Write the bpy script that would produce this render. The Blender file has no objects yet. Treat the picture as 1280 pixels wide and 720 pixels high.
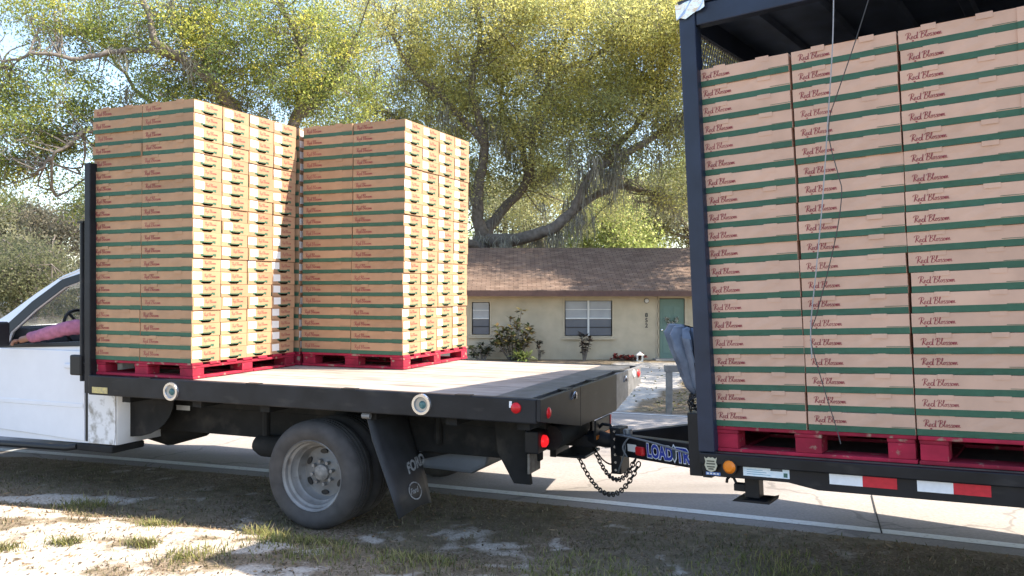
import bpy, bmesh, math, random
import numpy as np
from mathutils import Vector, Matrix
random.seed(7); rng = np.random.default_rng(7)
R = math.radians
scene = bpy.context.scene
col = scene.collection

# ------------------------------------------------------------------ camera, sky, sun, exposure
cam_d = bpy.data.cameras.new('camera'); cam = bpy.data.objects.new('camera', cam_d); col.objects.link(cam)
cam.location = (0, 0, 1.68); cam.rotation_euler = (R(90), 0, 0)
cam_d.sensor_fit = 'HORIZONTAL'; cam_d.sensor_width = 36; cam_d.lens = 36*1063.2/1280
cam_d.clip_start = .05; cam_d.clip_end = 3000
scene.camera = cam
SUN_EL, SUN_AZ = R(49.3), R(-5.0)
S = Vector((math.cos(SUN_AZ)*math.cos(SUN_EL), math.sin(SUN_AZ)*math.cos(SUN_EL), math.sin(SUN_EL)))
world = bpy.data.worlds.new('World'); scene.world = world; world.use_nodes = True
wn = world.node_tree.nodes; wl = world.node_tree.links
sky = wn.new('ShaderNodeTexSky'); sky.sky_type = 'NISHITA'; sky.sun_disc = False
sky.sun_elevation = SUN_EL; sky.sun_rotation = math.atan2(S.x, S.y); sky.air_density = 1.0; sky.dust_density = 1.2; sky.ozone_density = 1.0
wl.new(sky.outputs[0], wn['Background'].inputs[0]); wn['Background'].inputs[1].default_value = .15
sun_d = bpy.data.lights.new('sun', 'SUN'); sun_d.energy = 4.4; sun_d.angle = R(.53); sun_d.color = (1, .90, .75)
sun = bpy.data.objects.new('sun', sun_d); col.objects.link(sun); sun.location = (30, -3, 40)
sun.rotation_euler = S.to_track_quat('Z', 'Y').to_euler()
scene.cycles.max_bounces = 12; scene.cycles.diffuse_bounces = 6; scene.cycles.transmission_bounces = 8
scene.view_settings.view_transform = 'Standard'; scene.view_settings.look = 'None'
scene.view_settings.exposure = 1.6; scene.view_settings.gamma = 1

# ------------------------------------------------------------------ helpers
def at(u, v, depth):
    """a point `depth` metres in front of the camera, read off the photograph"""
    return Vector(((u-640)/1063.2*depth, depth, 1.68-(v-360)/1063.2*depth))

def M(name, c, rough=.65, metal=0., var=.12, scale=9., bump=0., c2=None, spec=.4, rnd=0., detail=4., thr=None, emit=0.):
    m = bpy.data.materials.new(name); m.use_nodes = True
    n, l = m.node_tree.nodes, m.node_tree.links; b = n['Principled BSDF']
    b.inputs['Roughness'].default_value = rough; b.inputs['Metallic'].default_value = metal
    b.inputs['Specular IOR Level'].default_value = spec
    tc = n.new('ShaderNodeTexCoord'); nz = n.new('ShaderNodeTexNoise'); nz.inputs['Scale'].default_value = scale
    nz.inputs['Detail'].default_value = detail; l.new(tc.outputs['Object'], nz.inputs['Vector'])
    r = n.new('ShaderNodeValToRGB'); lo = [x*(1-var) for x in c]; hi = [min(1, x*(1+var)) for x in c]
    if c2: lo, hi = c, c2
    r.color_ramp.elements[0].color = (*lo, 1); r.color_ramp.elements[1].color = (*hi, 1)
    r.color_ramp.elements[0].position, r.color_ramp.elements[1].position = thr or (.3, .7)
    l.new(nz.outputs[0], r.inputs[0]); out = r.outputs[0]
    if rnd:
        oi = n.new('ShaderNodeObjectInfo'); nz.noise_dimensions = '4D'; mw = n.new('ShaderNodeMath'); mw.operation = 'MULTIPLY'; mw.inputs[1].default_value = 40; l.new(oi.outputs['Random'], mw.inputs[0]); l.new(mw.outputs[0], nz.inputs['W'])
        mr = n.new('ShaderNodeMapRange'); mr.inputs[3].default_value = 1-rnd; mr.inputs[4].default_value = 1+rnd
        l.new(oi.outputs['Random'], mr.inputs[0])
        hs = n.new('ShaderNodeHueSaturation'); l.new(mr.outputs[0], hs.inputs['Value']); l.new(out, hs.inputs['Color']); out = hs.outputs[0]
    l.new(out, b.inputs['Base Color'])
    if bump:
        bp = n.new('ShaderNodeBump'); bp.inputs['Strength'].default_value = bump; bp.inputs['Distance'].default_value = .01
        l.new(nz.outputs[0], bp.inputs['Height']); l.new(bp.outputs[0], b.inputs['Normal'])
    if emit:
        b.inputs['Emission Color'].default_value = (*c, 1); b.inputs['Emission Strength'].default_value = emit
    return m

class MB:
    def __init__(s): s.v = []; s.f = []; s.m = []
    def add(s, vs, fs, m=0):
        o = len(s.v); s.v += [tuple(p) for p in vs]; s.f += [tuple(i+o for i in f) for f in fs]; s.m += [m]*len(fs); return s
    def box(s, a, b, m=0, skip=()):
        (x0, y0, z0), (x1, y1, z1) = a, b
        vs = [(x0,y0,z0),(x1,y0,z0),(x1,y1,z0),(x0,y1,z0),(x0,y0,z1),(x1,y0,z1),(x1,y1,z1),(x0,y1,z1)]
        fs = {'b':(0,3,2,1),'t':(4,5,6,7),'f':(0,1,5,4),'r':(1,2,6,5),'k':(2,3,7,6),'l':(3,0,4,7)}
        return s.add(vs, [f for k, f in fs.items() if k not in skip], m)
    def obox(s, p0, p1, w, h, up=(0,0,1), m=0):
        p0, p1 = Vector(p0), Vector(p1); d = (p1-p0).normalized(); sd = d.cross(Vector(up)).normalized(); u = sd.cross(d)
        vs = [p+sd*a*w/2+u*b*h/2 for p in (p0, p1) for a, b in ((-1,-1),(1,-1),(1,1),(-1,1))]
        return s.add(vs, [(3,2,1,0),(4,5,6,7),(0,1,5,4),(1,2,6,5),(2,3,7,6),(3,0,4,7)], m)
    def prism(s, poly, a, b, ax='y', m=0):
        f = {'y': lambda p, t: (p[0], t, p[1]), 'x': lambda p, t: (t, p[0], p[1]), 'z': lambda p, t: (p[0], p[1], t)}[ax]
        n = len(poly); vs = [f(p, a) for p in poly]+[f(p, b) for p in poly]
        return s.add(vs, [tuple(range(n)), tuple(range(2*n-1, n-1, -1))]+[(i, i+n, (i+1) % n+n, (i+1) % n) for i in range(n)], m)
    def tube(s, pts, rad, n=8, cap=True, m=0):
        pts = [Vector(p) for p in pts]; rad = rad if hasattr(rad, '__len__') else [rad]*len(pts)
        o = len(s.v); prev = None
        for i, p in enumerate(pts):
            d = (pts[min(i+1, len(pts)-1)]-pts[max(i-1, 0)]).normalized()
            if prev is None: prev = d.orthogonal().normalized()
            u = (prev-d*prev.dot(d)); u = u.normalized() if u.length > 1e-6 else d.orthogonal().normalized(); prev = u; w = d.cross(u)
            for k in range(n):
                t = 2*math.pi*k/n; s.v.append(tuple(p+(u*math.cos(t)+w*math.sin(t))*rad[i]))
        for i in range(len(pts)-1):
            for k in range(n):
                a = o+i*n+k; b = o+i*n+(k+1) % n; s.f.append((a, b, b+n, a+n)); s.m.append(m)
        if cap:
            s.f.append(tuple(o+n-1-k for k in range(n))); s.m.append(m)
            e = o+(len(pts)-1)*n; s.f.append(tuple(e+k for k in range(n))); s.m.append(m)
        return s
    def lathe(s, prof, c, ax='y', n=32, m=0, close=False):
        """prof: (radius, axial) pairs"""
        o = len(s.v); c = Vector(c)
        for r, a in prof:
            for k in range(n):
                t = 2*math.pi*k/n; x, y = r*math.cos(t), r*math.sin(t)
                s.v.append(tuple(c+Vector({'y': (x, a, y), 'x': (a, x, y), 'z': (x, y, a)}[ax])))
        P = len(prof)
        for i in range(P if close else P-1):
            j = (i+1) % P
            for k in range(n):
                s.f.append((o+i*n+k, o+i*n+(k+1) % n, o+j*n+(k+1) % n, o+j*n+k)); s.m.append(m)
        return s
    def mesh(s, name, mats, smooth=False):
        me = bpy.data.meshes.new(name); me.from_pydata(s.v, [], s.f)
        for m in (mats if isinstance(mats, (list, tuple)) else [mats]): me.materials.append(m)
        me.polygons.foreach_set('material_index', s.m)
        bm = bmesh.new(); bm.from_mesh(me); bmesh.ops.recalc_face_normals(bm, faces=bm.faces); bm.to_mesh(me); bm.free()
        if smooth:
            me.polygons.foreach_set('use_smooth', [True]*len(me.polygons))
        return me
    def build(s, name, mats, parent=None, smooth=False, bevel=0., auto=None):
        return obj(name, s.mesh(name, mats, smooth), parent, bevel, auto if auto is not None else (35 if smooth else None))

def obj(name, me, parent=None, bevel=0., auto=None):
    o = bpy.data.objects.new(name, me); col.objects.link(o)
    if parent: o.parent = parent
    if bevel:
        b = o.modifiers.new('bevel', 'BEVEL'); b.width = bevel; b.segments = 2; b.limit_method = 'ANGLE'; b.angle_limit = R(40)
    if auto and isinstance(me, bpy.types.Mesh):
        sharp_by_angle(me, auto)
    return o
def sharp_by_angle(me, deg):
    bm = bmesh.new(); bm.from_mesh(me)
    for e in bm.edges:
        if len(e.link_faces) == 2 and e.calc_face_angle(0) > R(deg): e.smooth = False
    bm.to_mesh(me); bm.free()
def empty(name, loc=(0,0,0)):
    o = bpy.data.objects.new(name, None); col.objects.link(o); o.location = loc; o.empty_display_size = .1; return o
def tag(o, label=None, cat=None, group=None, kind=None):
    if label: o['label'] = label
    if cat: o['category'] = cat
    if group: o['group'] = group
    if kind: o['kind'] = kind
    return o
def plate(name, outer, holes, t0, t1, mat, parent=None, ax='y', bevel=0.):
    """flat plate with holes, thickness t0..t1 along ax"""
    cu = bpy.data.curves.new(name, 'CURVE'); cu.dimensions = '2D'; cu.fill_mode = 'BOTH'; cu.extrude = abs(t1-t0)/2
    for lp in [outer]+list(holes):
        sp = cu.splines.new('POLY'); sp.points.add(len(lp)-1); sp.use_cyclic_u = True
        for q, p in zip(sp.points, lp): q.co = (p[0], p[1], 0, 1)
    o = bpy.data.objects.new(name, cu); col.objects.link(o)
    me = bpy.data.meshes.new_from_object(o.evaluated_get(bpy.context.evaluated_depsgraph_get()))
    bpy.data.objects.remove(o); bpy.data.curves.remove(cu)
    mid = (t0+t1)/2
    for v in me.vertices:
        a, b, c = v.co
        v.co = {'y': (a, mid+c, b), 'x': (mid+c, a, b), 'z': (a, b, mid+c)}[ax]
    bm = bmesh.new(); bm.from_mesh(me); bmesh.ops.remove_doubles(bm, verts=bm.verts, dist=1e-5); bmesh.ops.recalc_face_normals(bm, faces=bm.faces); bm.to_mesh(me); bm.free()
    me.name = name; me.materials.clear(); me.materials.append(mat)
    return obj(name, me, parent, bevel)
def text_mesh(body, size, mat, offset=0., shear=0., spacing=1., extrude=.0006):
    cu = bpy.data.curves.new('lettering', 'FONT'); cu.body = body; cu.size = size; cu.offset = offset; cu.shear = shear
    cu.space_character = spacing; cu.extrude = extrude; cu.resolution_u = 3; cu.align_x = 'LEFT'
    o = bpy.data.objects.new('t', cu); col.objects.link(o)
    me = bpy.data.meshes.new_from_object(o.evaluated_get(bpy.context.evaluated_depsgraph_get()))
    bpy.data.objects.remove(o); bpy.data.curves.remove(cu)
    me.materials.clear(); me.materials.append(mat); return me
def place(o, origin, xdir, ydir):
    """lay an object whose art is in its local xy plane"""
    x = Vector(xdir).normalized(); y = Vector(ydir); y = (y-x*y.dot(x)).normalized(); z = x.cross(y)
    m = Matrix((x, y, z)).transposed().to_4x4(); m.translation = Vector(origin); o.matrix_local = m
    return o
def circ(cx, cy, r, n=16, ry=None):
    return [(cx+r*math.cos(2*math.pi*k/n), cy+(ry or r)*math.sin(2*math.pi*k/n)) for k in range(n)]
def vnoise(x, y, f, seed=0):
    """smooth value noise on numpy arrays, 0..1"""
    g = np.random.default_rng(seed).random((64, 64)); X, Y = x*f+1000, y*f+1000
    i, j = np.floor(X).astype(int), np.floor(Y).astype(int); a, b = X-i, Y-j; a = a*a*(3-2*a); b = b*b*(3-2*b)
    G = lambda p, q: g[p % 64, q % 64]
    return (G(i,j)*(1-a)+G(i+1,j)*a)*(1-b)+(G(i,j+1)*(1-a)+G(i+1,j+1)*a)*b
def fbm(x, y, f, seed=0): return (vnoise(x,y,f,seed)*.55+vnoise(x,y,f*2.1,seed+1)*.28+vnoise(x,y,f*4.3,seed+2)*.17)
def quads_mesh(name, V, mats, colors=None, tri=False):
    """V: (n, 4|3, 3) array of separate faces, one colour each"""
    n, k = V.shape[:2]; me = bpy.data.meshes.new(name)
    me.vertices.add(n*k); me.vertices.foreach_set('co', V.reshape(-1).astype(np.float32))
    me.loops.add(n*k); me.loops.foreach_set('vertex_index', np.arange(n*k, dtype=np.int32))
    me.polygons.add(n); me.polygons.foreach_set('loop_start', np.arange(0, n*k, k, dtype=np.int32))
    me.update(calc_edges=True)
    if colors is not None:
        at_ = me.color_attributes.new('tint', 'FLOAT_COLOR', 'POINT')
        c = np.ones((n, k, 4), np.float32); c[:, :, :3] = colors[:, None, :]; at_.data.foreach_set('color', c.reshape(-1))
    me.materials.append(mats); return me
def leaf_mat(name, transl=.45, rough=.5):
    m = bpy.data.materials.new(name); m.use_nodes = True; n, l = m.node_tree.nodes, m.node_tree.links
    b = n['Principled BSDF']; b.inputs['Roughness'].default_value = rough; b.inputs['Specular IOR Level'].default_value = .3
    a = n.new('ShaderNodeAttribute'); a.attribute_name = 'tint'; l.new(a.outputs['Color'], b.inputs['Base Color'])
    t = n.new('ShaderNodeBsdfTranslucent'); l.new(a.outputs['Color'], t.inputs['Color'])
    x = n.new('ShaderNodeMixShader'); x.inputs[0].default_value = transl
    l.new(b.outputs[0], x.inputs[1]); l.new(t.outputs[0], x.inputs[2]); l.new(x.outputs[0], n['Material Output'].inputs[0])
    return m

# ------------------------------------------------------------------ materials
kraft = M('kraft_board', (.395,.235,.133), .8, var=.10, scale=9, rnd=.09, detail=7)
kraft_lit = M('kraft_board_lit', (.585,.375,.27), .8, var=.09, scale=9, rnd=.06, detail=7)  # same kraft, lightened on the trailer cartons to stand for brighter light there
green_print = M('green_print', (.040,.110,.066), .7, var=.1, scale=30, rnd=.08)
red_print = M('red_print', (.26,.04,.05), .7, var=.1)
white_label = M('white_paper', (.8,.8,.78), .6, var=.03)
dark_hole = M('slot_shade', (.03,.02,.013), .95)  # kraft inside the hand slot coloured near black, its shade painted in
red_wood = M('red_pallet_paint', (.29,.011,.034), .8, var=.3, scale=11, rnd=.22, bump=.25)
def chips(m, c, scale, p0, p1, stretch=(1,1,1)):
    n, l = m.node_tree.nodes, m.node_tree.links; b = n['Principled BSDF']; src = b.inputs['Base Color'].links[0].from_socket
    tc = n.new('ShaderNodeTexCoord'); mp = n.new('ShaderNodeMapping'); mp.inputs['Scale'].default_value = stretch; l.new(tc.outputs['Object'], mp.inputs[0])
    oi = n.new('ShaderNodeObjectInfo'); vm = n.new('ShaderNodeVectorMath'); vm.operation = 'ADD'; l.new(mp.outputs[0], vm.inputs[0]); l.new(oi.outputs['Location'], vm.inputs[1])
    q = n.new('ShaderNodeTexNoise'); q.inputs['Scale'].default_value = scale; q.inputs['Detail'].default_value = 8; l.new(vm.outputs[0], q.inputs[0])
    r = n.new('ShaderNodeMapRange'); r.inputs[1].default_value = p0; r.inputs[2].default_value = p1; l.new(q.outputs[0], r.inputs[0])
    x = n.new('ShaderNodeMix'); x.data_type = 'RGBA'; l.new(r.outputs[0], x.inputs[0]); l.new(src, x.inputs[6]); x.inputs[7].default_value = (*c, 1); l.new(x.outputs[2], b.inputs['Base Color'])
chips(red_wood, (.30,.19,.14), 16, .60, .68)
black_paint = M('black_steel_paint', (.011,.012,.015), .45, var=.4, scale=6, spec=.3, bump=.03)
chips(black_paint, (.05,.046,.043), 5, .58, .88, (1,1,2.5))
black_dusty = M('dusty_underbody', (.012,.0115,.011), .85, var=.4, scale=7, bump=.1)
chips(black_dusty, (.05,.043,.036), 6, .55, .8)
rubber = M('tyre_rubber', (.062,.056,.052), .9, var=.25, scale=12)
flap_rubber = M('mudflap_rubber', (.032,.033,.036), .6, var=.25, scale=9)
rim_paint = M('wheel_steel', (.22,.21,.20), .5, .2, var=.3, scale=7)
chips(rim_paint, (.12,.10,.085), 14, .58, .78)
chrome = M('chrome', (.75,.75,.76), .25, .9, var=.05)
white_car = M('white_car_paint', (.72,.74,.78), .22, var=.02, spec=.6)
dirty_white = M('dirty_white_paint', (.70,.70,.71), .5, c2=(.30,.28,.25), scale=16, thr=(.5,.72), detail=9)
trim_black = M('black_trim', (.012,.012,.013), .5)
interior = M('cab_interior', (.028,.028,.031), .7)
bed_floor = M('bed_deck', (.27,.225,.195), .85, c2=(.40,.345,.305), scale=5, thr=(.25,.75), detail=10, bump=.15, rnd=.08)
chips(bed_floor, (.16,.135,.115), 7, .52, .75, (.25,1.6,1))
navy_steel = M('navy_container_paint', (.015,.023,.045), .45, var=.3, scale=5, bump=.04)
plate_grey = M('bed_end_plate', (.22,.22,.23), .5, .4, var=.25, scale=14)
red_lens = M('red_lens', (.62,.015,.02), .3, var=.1)
red_lens_lit = M('red_lens_lit', (.8,.015,.02), .3, emit=.35)
orange_lens = M('orange_lens', (.80,.22,.015), .3, var=.08)
tape_red = M('red_reflective_tape', (.55,.02,.035), .45, var=.12, scale=40)
tape_white = M('white_reflective_tape', (.78,.79,.8), .45, var=.05, scale=40)
pink_cloth = M('pink_sleeve', (.40,.15,.23), .85, var=.2, scale=25, bump=.3)
skin = M('skin', (.36,.19,.13), .55, var=.06)

# ------------------------------------------------------------------ ground and road
RO = np.array([-.677, 7.202]); RU = np.array([.932,-.363]); RN = np.array([.363,.932])
def bend(s): a = np.clip(np.abs(s), 0, 7); return .02-.0075*a*a-.105*np.maximum(np.abs(s)-7, 0)*0.35
def road_sd(x, y):
    s = (x-RO[0])*RU[0]+(y-RO[1])*RU[1]; d = (x-RO[0])*RN[0]+(y-RO[1])*RN[1]; return s, d-bend(s)
def road_pt(s, d): q = d+bend(s); return RO[0]+RU[0]*s+RN[0]*q, RO[1]+RU[1]*s+RN[1]*q
def zroad(d): return np.interp(d, [-1, 0, 3, 4.5, 6.2], [0, 0, .03, -.05, -.2])
def sm(a, b, t): t = np.clip((t-a)/(b-a), 0, 1); return t*t*(3-2*t)
def zground(x, y):
    s, d = road_sd(x, y)
    z = np.interp(d, [-30,-.25,-.05,.05, 6.0, 6.15, 6.35, 19.5, 80], [.0,.006,-.03,-.05,-.26,-.22,-.2,-.665,-.75])
    near = sm(-1.6,-2.15, d)*sm(3.2, .8, s)
    z = z+near*.10+(fbm(x, y, 1.3, 3)-.5)*.05*sm(-.3,-.9, d)+(fbm(x, y, 4, 9)-.5)*.025*sm(-.3,-1.0, d)
    return z
SAND = [(-2.9,5.0,.75,.33),(-2.35,5.5,.9,.22),(-3.6,6.75,.6,.14),(-3.9,6.1,.9,.3),(-1.75,5.15,.5,.16),(-4.6,5.4,1.0,.6),(-3.3,5.9,.5,.12),(-3.2,4.3,2.2,.55),(-3.6,5.35,1.0,.3),(-3.0,5.2,.8,.25)]
def sandiness(x, y):
    m = np.full_like(x, -.6)
    for cx, cy, rx, ry in SAND: m = np.maximum(m, 1-np.sqrt(((x-cx)/rx)**2+((y-cy)/ry)**2))
    for cx, cy, rx, ry in ((-.95,5.62,.75,.2),(-.15,5.5,.5,.14),(-.5,5.75,.5,.12)): m = np.maximum(m, .12-.5*np.sqrt(((x-cx)/rx)**2+((y-cy)/ry)**2))
    return np.clip(.52+m*1.1+(fbm(x, y, 3.2, 21)-.5)*1.8+(fbm(x, y, 11, 31)-.5)*1.3, 0, 1)
def axis(lo, a, b, hi, fine, far):
    o = np.geomspace(1, far, 26)-1; o = o/o[-1]
    return np.unique(np.concatenate([a-(a-lo)*o, np.arange(a, b, fine), b+(hi-b)*o]))
gx, gy = axis(-320,-6.5,5.5,320,.07,120), axis(-60,3.6,8.4,420,.06,120)
X, Y = np.meshgrid(gx, gy); Z = zground(X, Y); ny, nx = X.shape
me = bpy.data.meshes.new('ground'); V = np.stack([X, Y, Z], -1).reshape(-1, 3)
idx = np.arange(ny*nx).reshape(ny, nx); F = np.stack([idx[:-1,:-1], idx[:-1,1:], idx[1:,1:], idx[1:,:-1]], -1).reshape(-1, 4)
me.from_pydata(V, [], F.tolist()); me.polygons.foreach_set('use_smooth', [True]*len(F))
sa = me.attributes.new('sand', 'FLOAT', 'POINT')
s_, d_ = road_sd(X, Y)
sandv = sandiness(X, Y)*(d_ < -.2)
drive = sm(1.1,.6, np.abs(X-.2-(Y-13)*.37)/1.75)*sm(6.2,6.5,d_)*sm(27.6,27.2,Y)
sa.data.foreach_set('value', sandv.reshape(-1).astype(np.float32))
sb = me.attributes.new('concrete', 'FLOAT', 'POINT'); sb.data.foreach_set('value', drive.reshape(-1).astype(np.float32))
gm = bpy.data.materials.new('shoulder_soil'); gm.use_nodes = True; n, l = gm.node_tree.nodes, gm.node_tree.links; b = n['Principled BSDF']
b.inputs['Roughness'].default_value = .95; b.inputs['Specular IOR Level'].default_value = .1
tc = n.new('ShaderNodeTexCoord')
def nz(sc, det=8):
    q = n.new('ShaderNodeTexNoise'); q.inputs['Scale'].default_value = sc; q.inputs['Detail'].default_value = det; l.new(tc.outputs['Object'], q.inputs[0]); return q
def ramp(src, c0, c1, p0=.3, p1=.7):
    q = n.new('ShaderNodeValToRGB'); q.color_ramp.elements[0].color = (*c0, 1); q.color_ramp.elements[1].color = (*c1, 1)
    q.color_ramp.elements[0].position = p0; q.color_ramp.elements[1].position = p1; l.new(src, q.inputs[0]); return q
def mixc(f, a, bb):
    q = n.new('ShaderNodeMix'); q.data_type = 'RGBA'; l.new(f, q.inputs[0]); l.new(a, q.inputs[6]); l.new(bb, q.inputs[7]); return q.outputs[2]
n1, n2, n3 = nz(9), nz(60, 5), nz(2.2)
dirt = ramp(n2.outputs[0], (.095,.070,.048), (.34,.265,.19), .32, .7); grs = ramp(n1.outputs[0], (.11,.09,.055), (.26,.205,.135))
soil = mixc(ramp(n3.outputs[0], (0,0,0), (1,1,1), .35, .65).outputs[0], dirt.outputs[0], grs.outputs[0])
sand = ramp(n2.outputs[0], (.30,.255,.205), (.50,.445,.375), .3, .62)
a1 = n.new('ShaderNodeAttribute'); a1.attribute_name = 'sand'
ad = n.new('ShaderNodeMath'); ad.operation = 'ADD'; l.new(a1.outputs['Fac'], ad.inputs[0])
sb2 = n.new('ShaderNodeMath'); sb2.operation = 'MULTIPLY_ADD'; l.new(n1.outputs[0], sb2.inputs[0]); sb2.inputs[1].default_value = .8; sb2.inputs[2].default_value = -.4
l.new(sb2.outputs[0], ad.inputs[1])
sr = ramp(ad.outputs[0], (0,0,0), (1,1,1), .34, .74)
c = mixc(sr.outputs[0], soil, sand.outputs[0])
a2 = n.new('ShaderNodeAttribute'); a2.attribute_name = 'concrete'
conc = ramp(n1.outputs[0], (.36,.33,.30), (.5,.47,.43))
c = mixc(ramp(a2.outputs['Fac'], (0,0,0), (1,1,1), .4, .6).outputs[0], c, conc.outputs[0]); l.new(c, b.inputs['Base Color'])
bp = n.new('ShaderNodeBump'); bp.inputs['Strength'].default_value = .6; bp.inputs['Distance'].default_value = .02; l.new(n2.outputs[0], bp.inputs['Height']); l.new(bp.outputs[0], b.inputs['Normal'])
me.materials.append(gm); tag(obj('ground', me), kind='structure')

asphalt = M('worn_asphalt', (.25,.225,.21), .9, c2=(.33,.30,.28), scale=45, detail=10, bump=.25)
chips(asphalt, (.18,.163,.15), 1.1, .50, .72, (.25,1,1))
def cracks(m, scale, width):
    n, l = m.node_tree.nodes, m.node_tree.links; b = n['Principled BSDF']; src = b.inputs['Base Color'].links[0].from_socket
    tc = n.new('ShaderNodeTexCoord'); q = n.new('ShaderNodeTexNoise'); q.inputs['Scale'].default_value = 3; l.new(tc.outputs['Object'], q.inputs[0])
    ad = n.new('ShaderNodeVectorMath'); ad.operation = 'MULTIPLY_ADD'; ad.inputs[1].default_value = (.35,.35,.35); l.new(q.outputs['Color'], ad.inputs[0]); l.new(tc.outputs['Object'], ad.inputs[2])
    v = n.new('ShaderNodeTexVoronoi'); v.feature = 'DISTANCE_TO_EDGE'; v.inputs['Scale'].default_value = scale; l.new(ad.outputs[0], v.inputs[0])
    r = n.new('ShaderNodeMapRange'); r.inputs[1].default_value = width; r.inputs[2].default_value = width*2.2; r.inputs[3].default_value = .35; r.inputs[4].default_value = 0; l.new(v.outputs[0], r.inputs[0])
    x = n.new('ShaderNodeMix'); x.data_type = 'RGBA'; l.new(r.outputs[0], x.inputs[0]); l.new(src, x.inputs[6]); x.inputs[7].default_value = (.05,.045,.04,1); l.new(x.outputs[2], b.inputs['Base Color'])
cracks(asphalt, .45, .0035)
paint_white = M('white_road_paint', (.72,.72,.70), .7, c2=(.42,.40,.38), scale=30, thr=(.55,.8), detail=9)
paint_yellow = M('yellow_road_paint', (.72,.47,.05), .7, c2=(.4,.3,.1), scale=30, thr=(.55,.8))
def road_strip(name, d0, d1, lift, mat, s0=-90, s1=90, nd=2):
    ss = np.unique(np.concatenate([np.arange(s0, -8, 4), np.arange(-8, 8, .5), np.arange(8, s1+1, 4)])); dd = np.linspace(d0, d1, nd)
    Sg, Dg = np.meshgrid(ss, dd); x, y = road_pt(Sg, Dg); z = zroad(Dg)+lift
    m = bpy.data.meshes.new(name); k = np.arange(Sg.size).reshape(Sg.shape)
    m.from_pydata(np.stack([x, y, z], -1).reshape(-1, 3), [], np.stack([k[:-1,:-1], k[:-1,1:], k[1:,1:], k[1:,:-1]], -1).reshape(-1, 4).tolist())
    m.materials.append(mat); return m
road = tag(obj('road', road_strip('road', -.28, 6.2, .0, asphalt, nd=16)), kind='structure')
obj('edge_line', road_strip('edge_line', -.055, .055, .004, paint_white), road)
obj('edge_line', road_strip('edge_line', 5.70, 5.81, .005, paint_white), road)
obj('centre_line', road_strip('centre_line', 2.93, 3.03, .005, paint_yellow, nd=3), road)
obj('centre_line', road_strip('centre_line', 3.13, 3.23, .005, paint_yellow, nd=3), road)

jm_ = MB(); jm_.add([(2.512,5.79,.009),(2.524,5.79,.009),(2.696,6.28,.012),(2.896,6.84,.016),(2.886,6.84,.016),(2.685,6.28,.012)], [(0,1,2,5),(5,2,3,4)]); jm_.build('pavement_joint', M('joint_tar', (.03,.028,.026), .9), road)

# ------------------------------------------------------------------ house across the road
HY, HZ = 27.7, -.665
wall_m = M('cream_stucco', (.45,.385,.28), .9, var=.12, scale=2.2, bump=.1, detail=9)
shingle = bpy.data.materials.new('brown_shingles'); shingle.use_nodes = True; n, l = shingle.node_tree.nodes, shingle.node_tree.links; b = n['Principled BSDF']
b.inputs['Roughness'].default_value = .95; b.inputs['Specular IOR Level'].default_value = .15
tc = n.new('ShaderNodeTexCoord'); br = n.new('ShaderNodeTexBrick'); mp = n.new('ShaderNodeMapping'); mp.inputs['Rotation'].default_value = (0,0,0)
l.new(tc.outputs['Object'], mp.inputs[0]); l.new(mp.outputs[0], br.inputs[0]); br.inputs['Scale'].default_value = 1.; br.inputs['Brick Width'].default_value = .3; br.inputs['Row Height'].default_value = .13
br.inputs['Mortar Size'].default_value = .008; br.inputs['Color1'].default_value = (.20,.135,.105,1); br.inputs['Color2'].default_value = (.28,.20,.155,1); br.inputs['Mortar'].default_value = (.07,.045,.035,1)
nn = n.new('ShaderNodeTexNoise'); nn.inputs['Scale'].default_value = 2.5; nn.inputs['Detail'].default_value = 8; l.new(tc.outputs['Object'], nn.inputs[0])
mx = n.new('ShaderNodeMix'); mx.data_type = 'RGBA'; mx.blend_type = 'MULTIPLY'; mx.inputs[0].default_value = .6; l.new(br.outputs[0], mx.inputs[6]); l.new(nn.outputs[0], mx.inputs[7]); l.new(mx.outputs[2], b.inputs['Base Color'])
trim_tan = M('tan_trim', (.46,.39,.28), .7, var=.05); fascia_m = M('brown_fascia', (.10,.055,.045), .7)
frame_w = M('window_frame_white', (.6,.6,.58), .5, var=.03); glass_up = M('blind_behind_glass', (.34,.35,.36), .25, var=.12, scale=2); glass_lo = M('window_screen_dark', (.12,.125,.14), .3, var=.12, scale=2)
house = tag(empty('house', (2.0, HY, HZ)), 'low cream bungalow with brown shingle roof behind the truck bed', 'house')
hx0, hx1, eh = -9.0, 11.0, 2.17
plate('wall', [(hx0,0),(hx1,0),(hx1,eh+.05),(hx0,eh+.05)], [[(-.333+a,.73),(1.309+a,.73),(1.309+a,1.98),(-.333+a,1.98)] for a in (0,)]+[[(-3.355,.78),(-2.677,.78),(-2.677,1.93),(-3.355,1.93)],[(2.794,.0+.02),(3.628,.02),(3.628,2.01),(2.794,2.01)]], 0, .15, wall_m, house)
for a_, b_ in (((hx0,.16,0),(hx0+.15,8,eh)),((hx1-.15,.16,0),(hx1,8,eh)),((hx0,8.01,0),(hx1,8.15,eh))): MB().box(a_, b_).build('wall', wall_m, house)
mb = MB(); rp = [(-.55,eh-.02),(4.0,eh+1.53),(4.0,eh+1.67),(-.55,eh+.10)]; mb.prism(rp, hx0-.4, hx1+.4, 'x')
rp2 = [(8.6,eh-.02),(4.002,eh+1.53),(4.002,eh+1.665),(8.6,eh+.1)]; mb.prism(rp2, hx0-.4, hx1+.4, 'x'); roof = mb.build('roof', shingle, house)
MB().box((hx0-.4,-.60,eh-.09),(hx1+.4,-.555,eh+.075)).build('fascia', fascia_m, roof)
MB().box((hx0-.3,-.55,eh-.05),(hx1+.3,0-.005,eh-.03)).build('soffit', trim_tan, roof)
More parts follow.
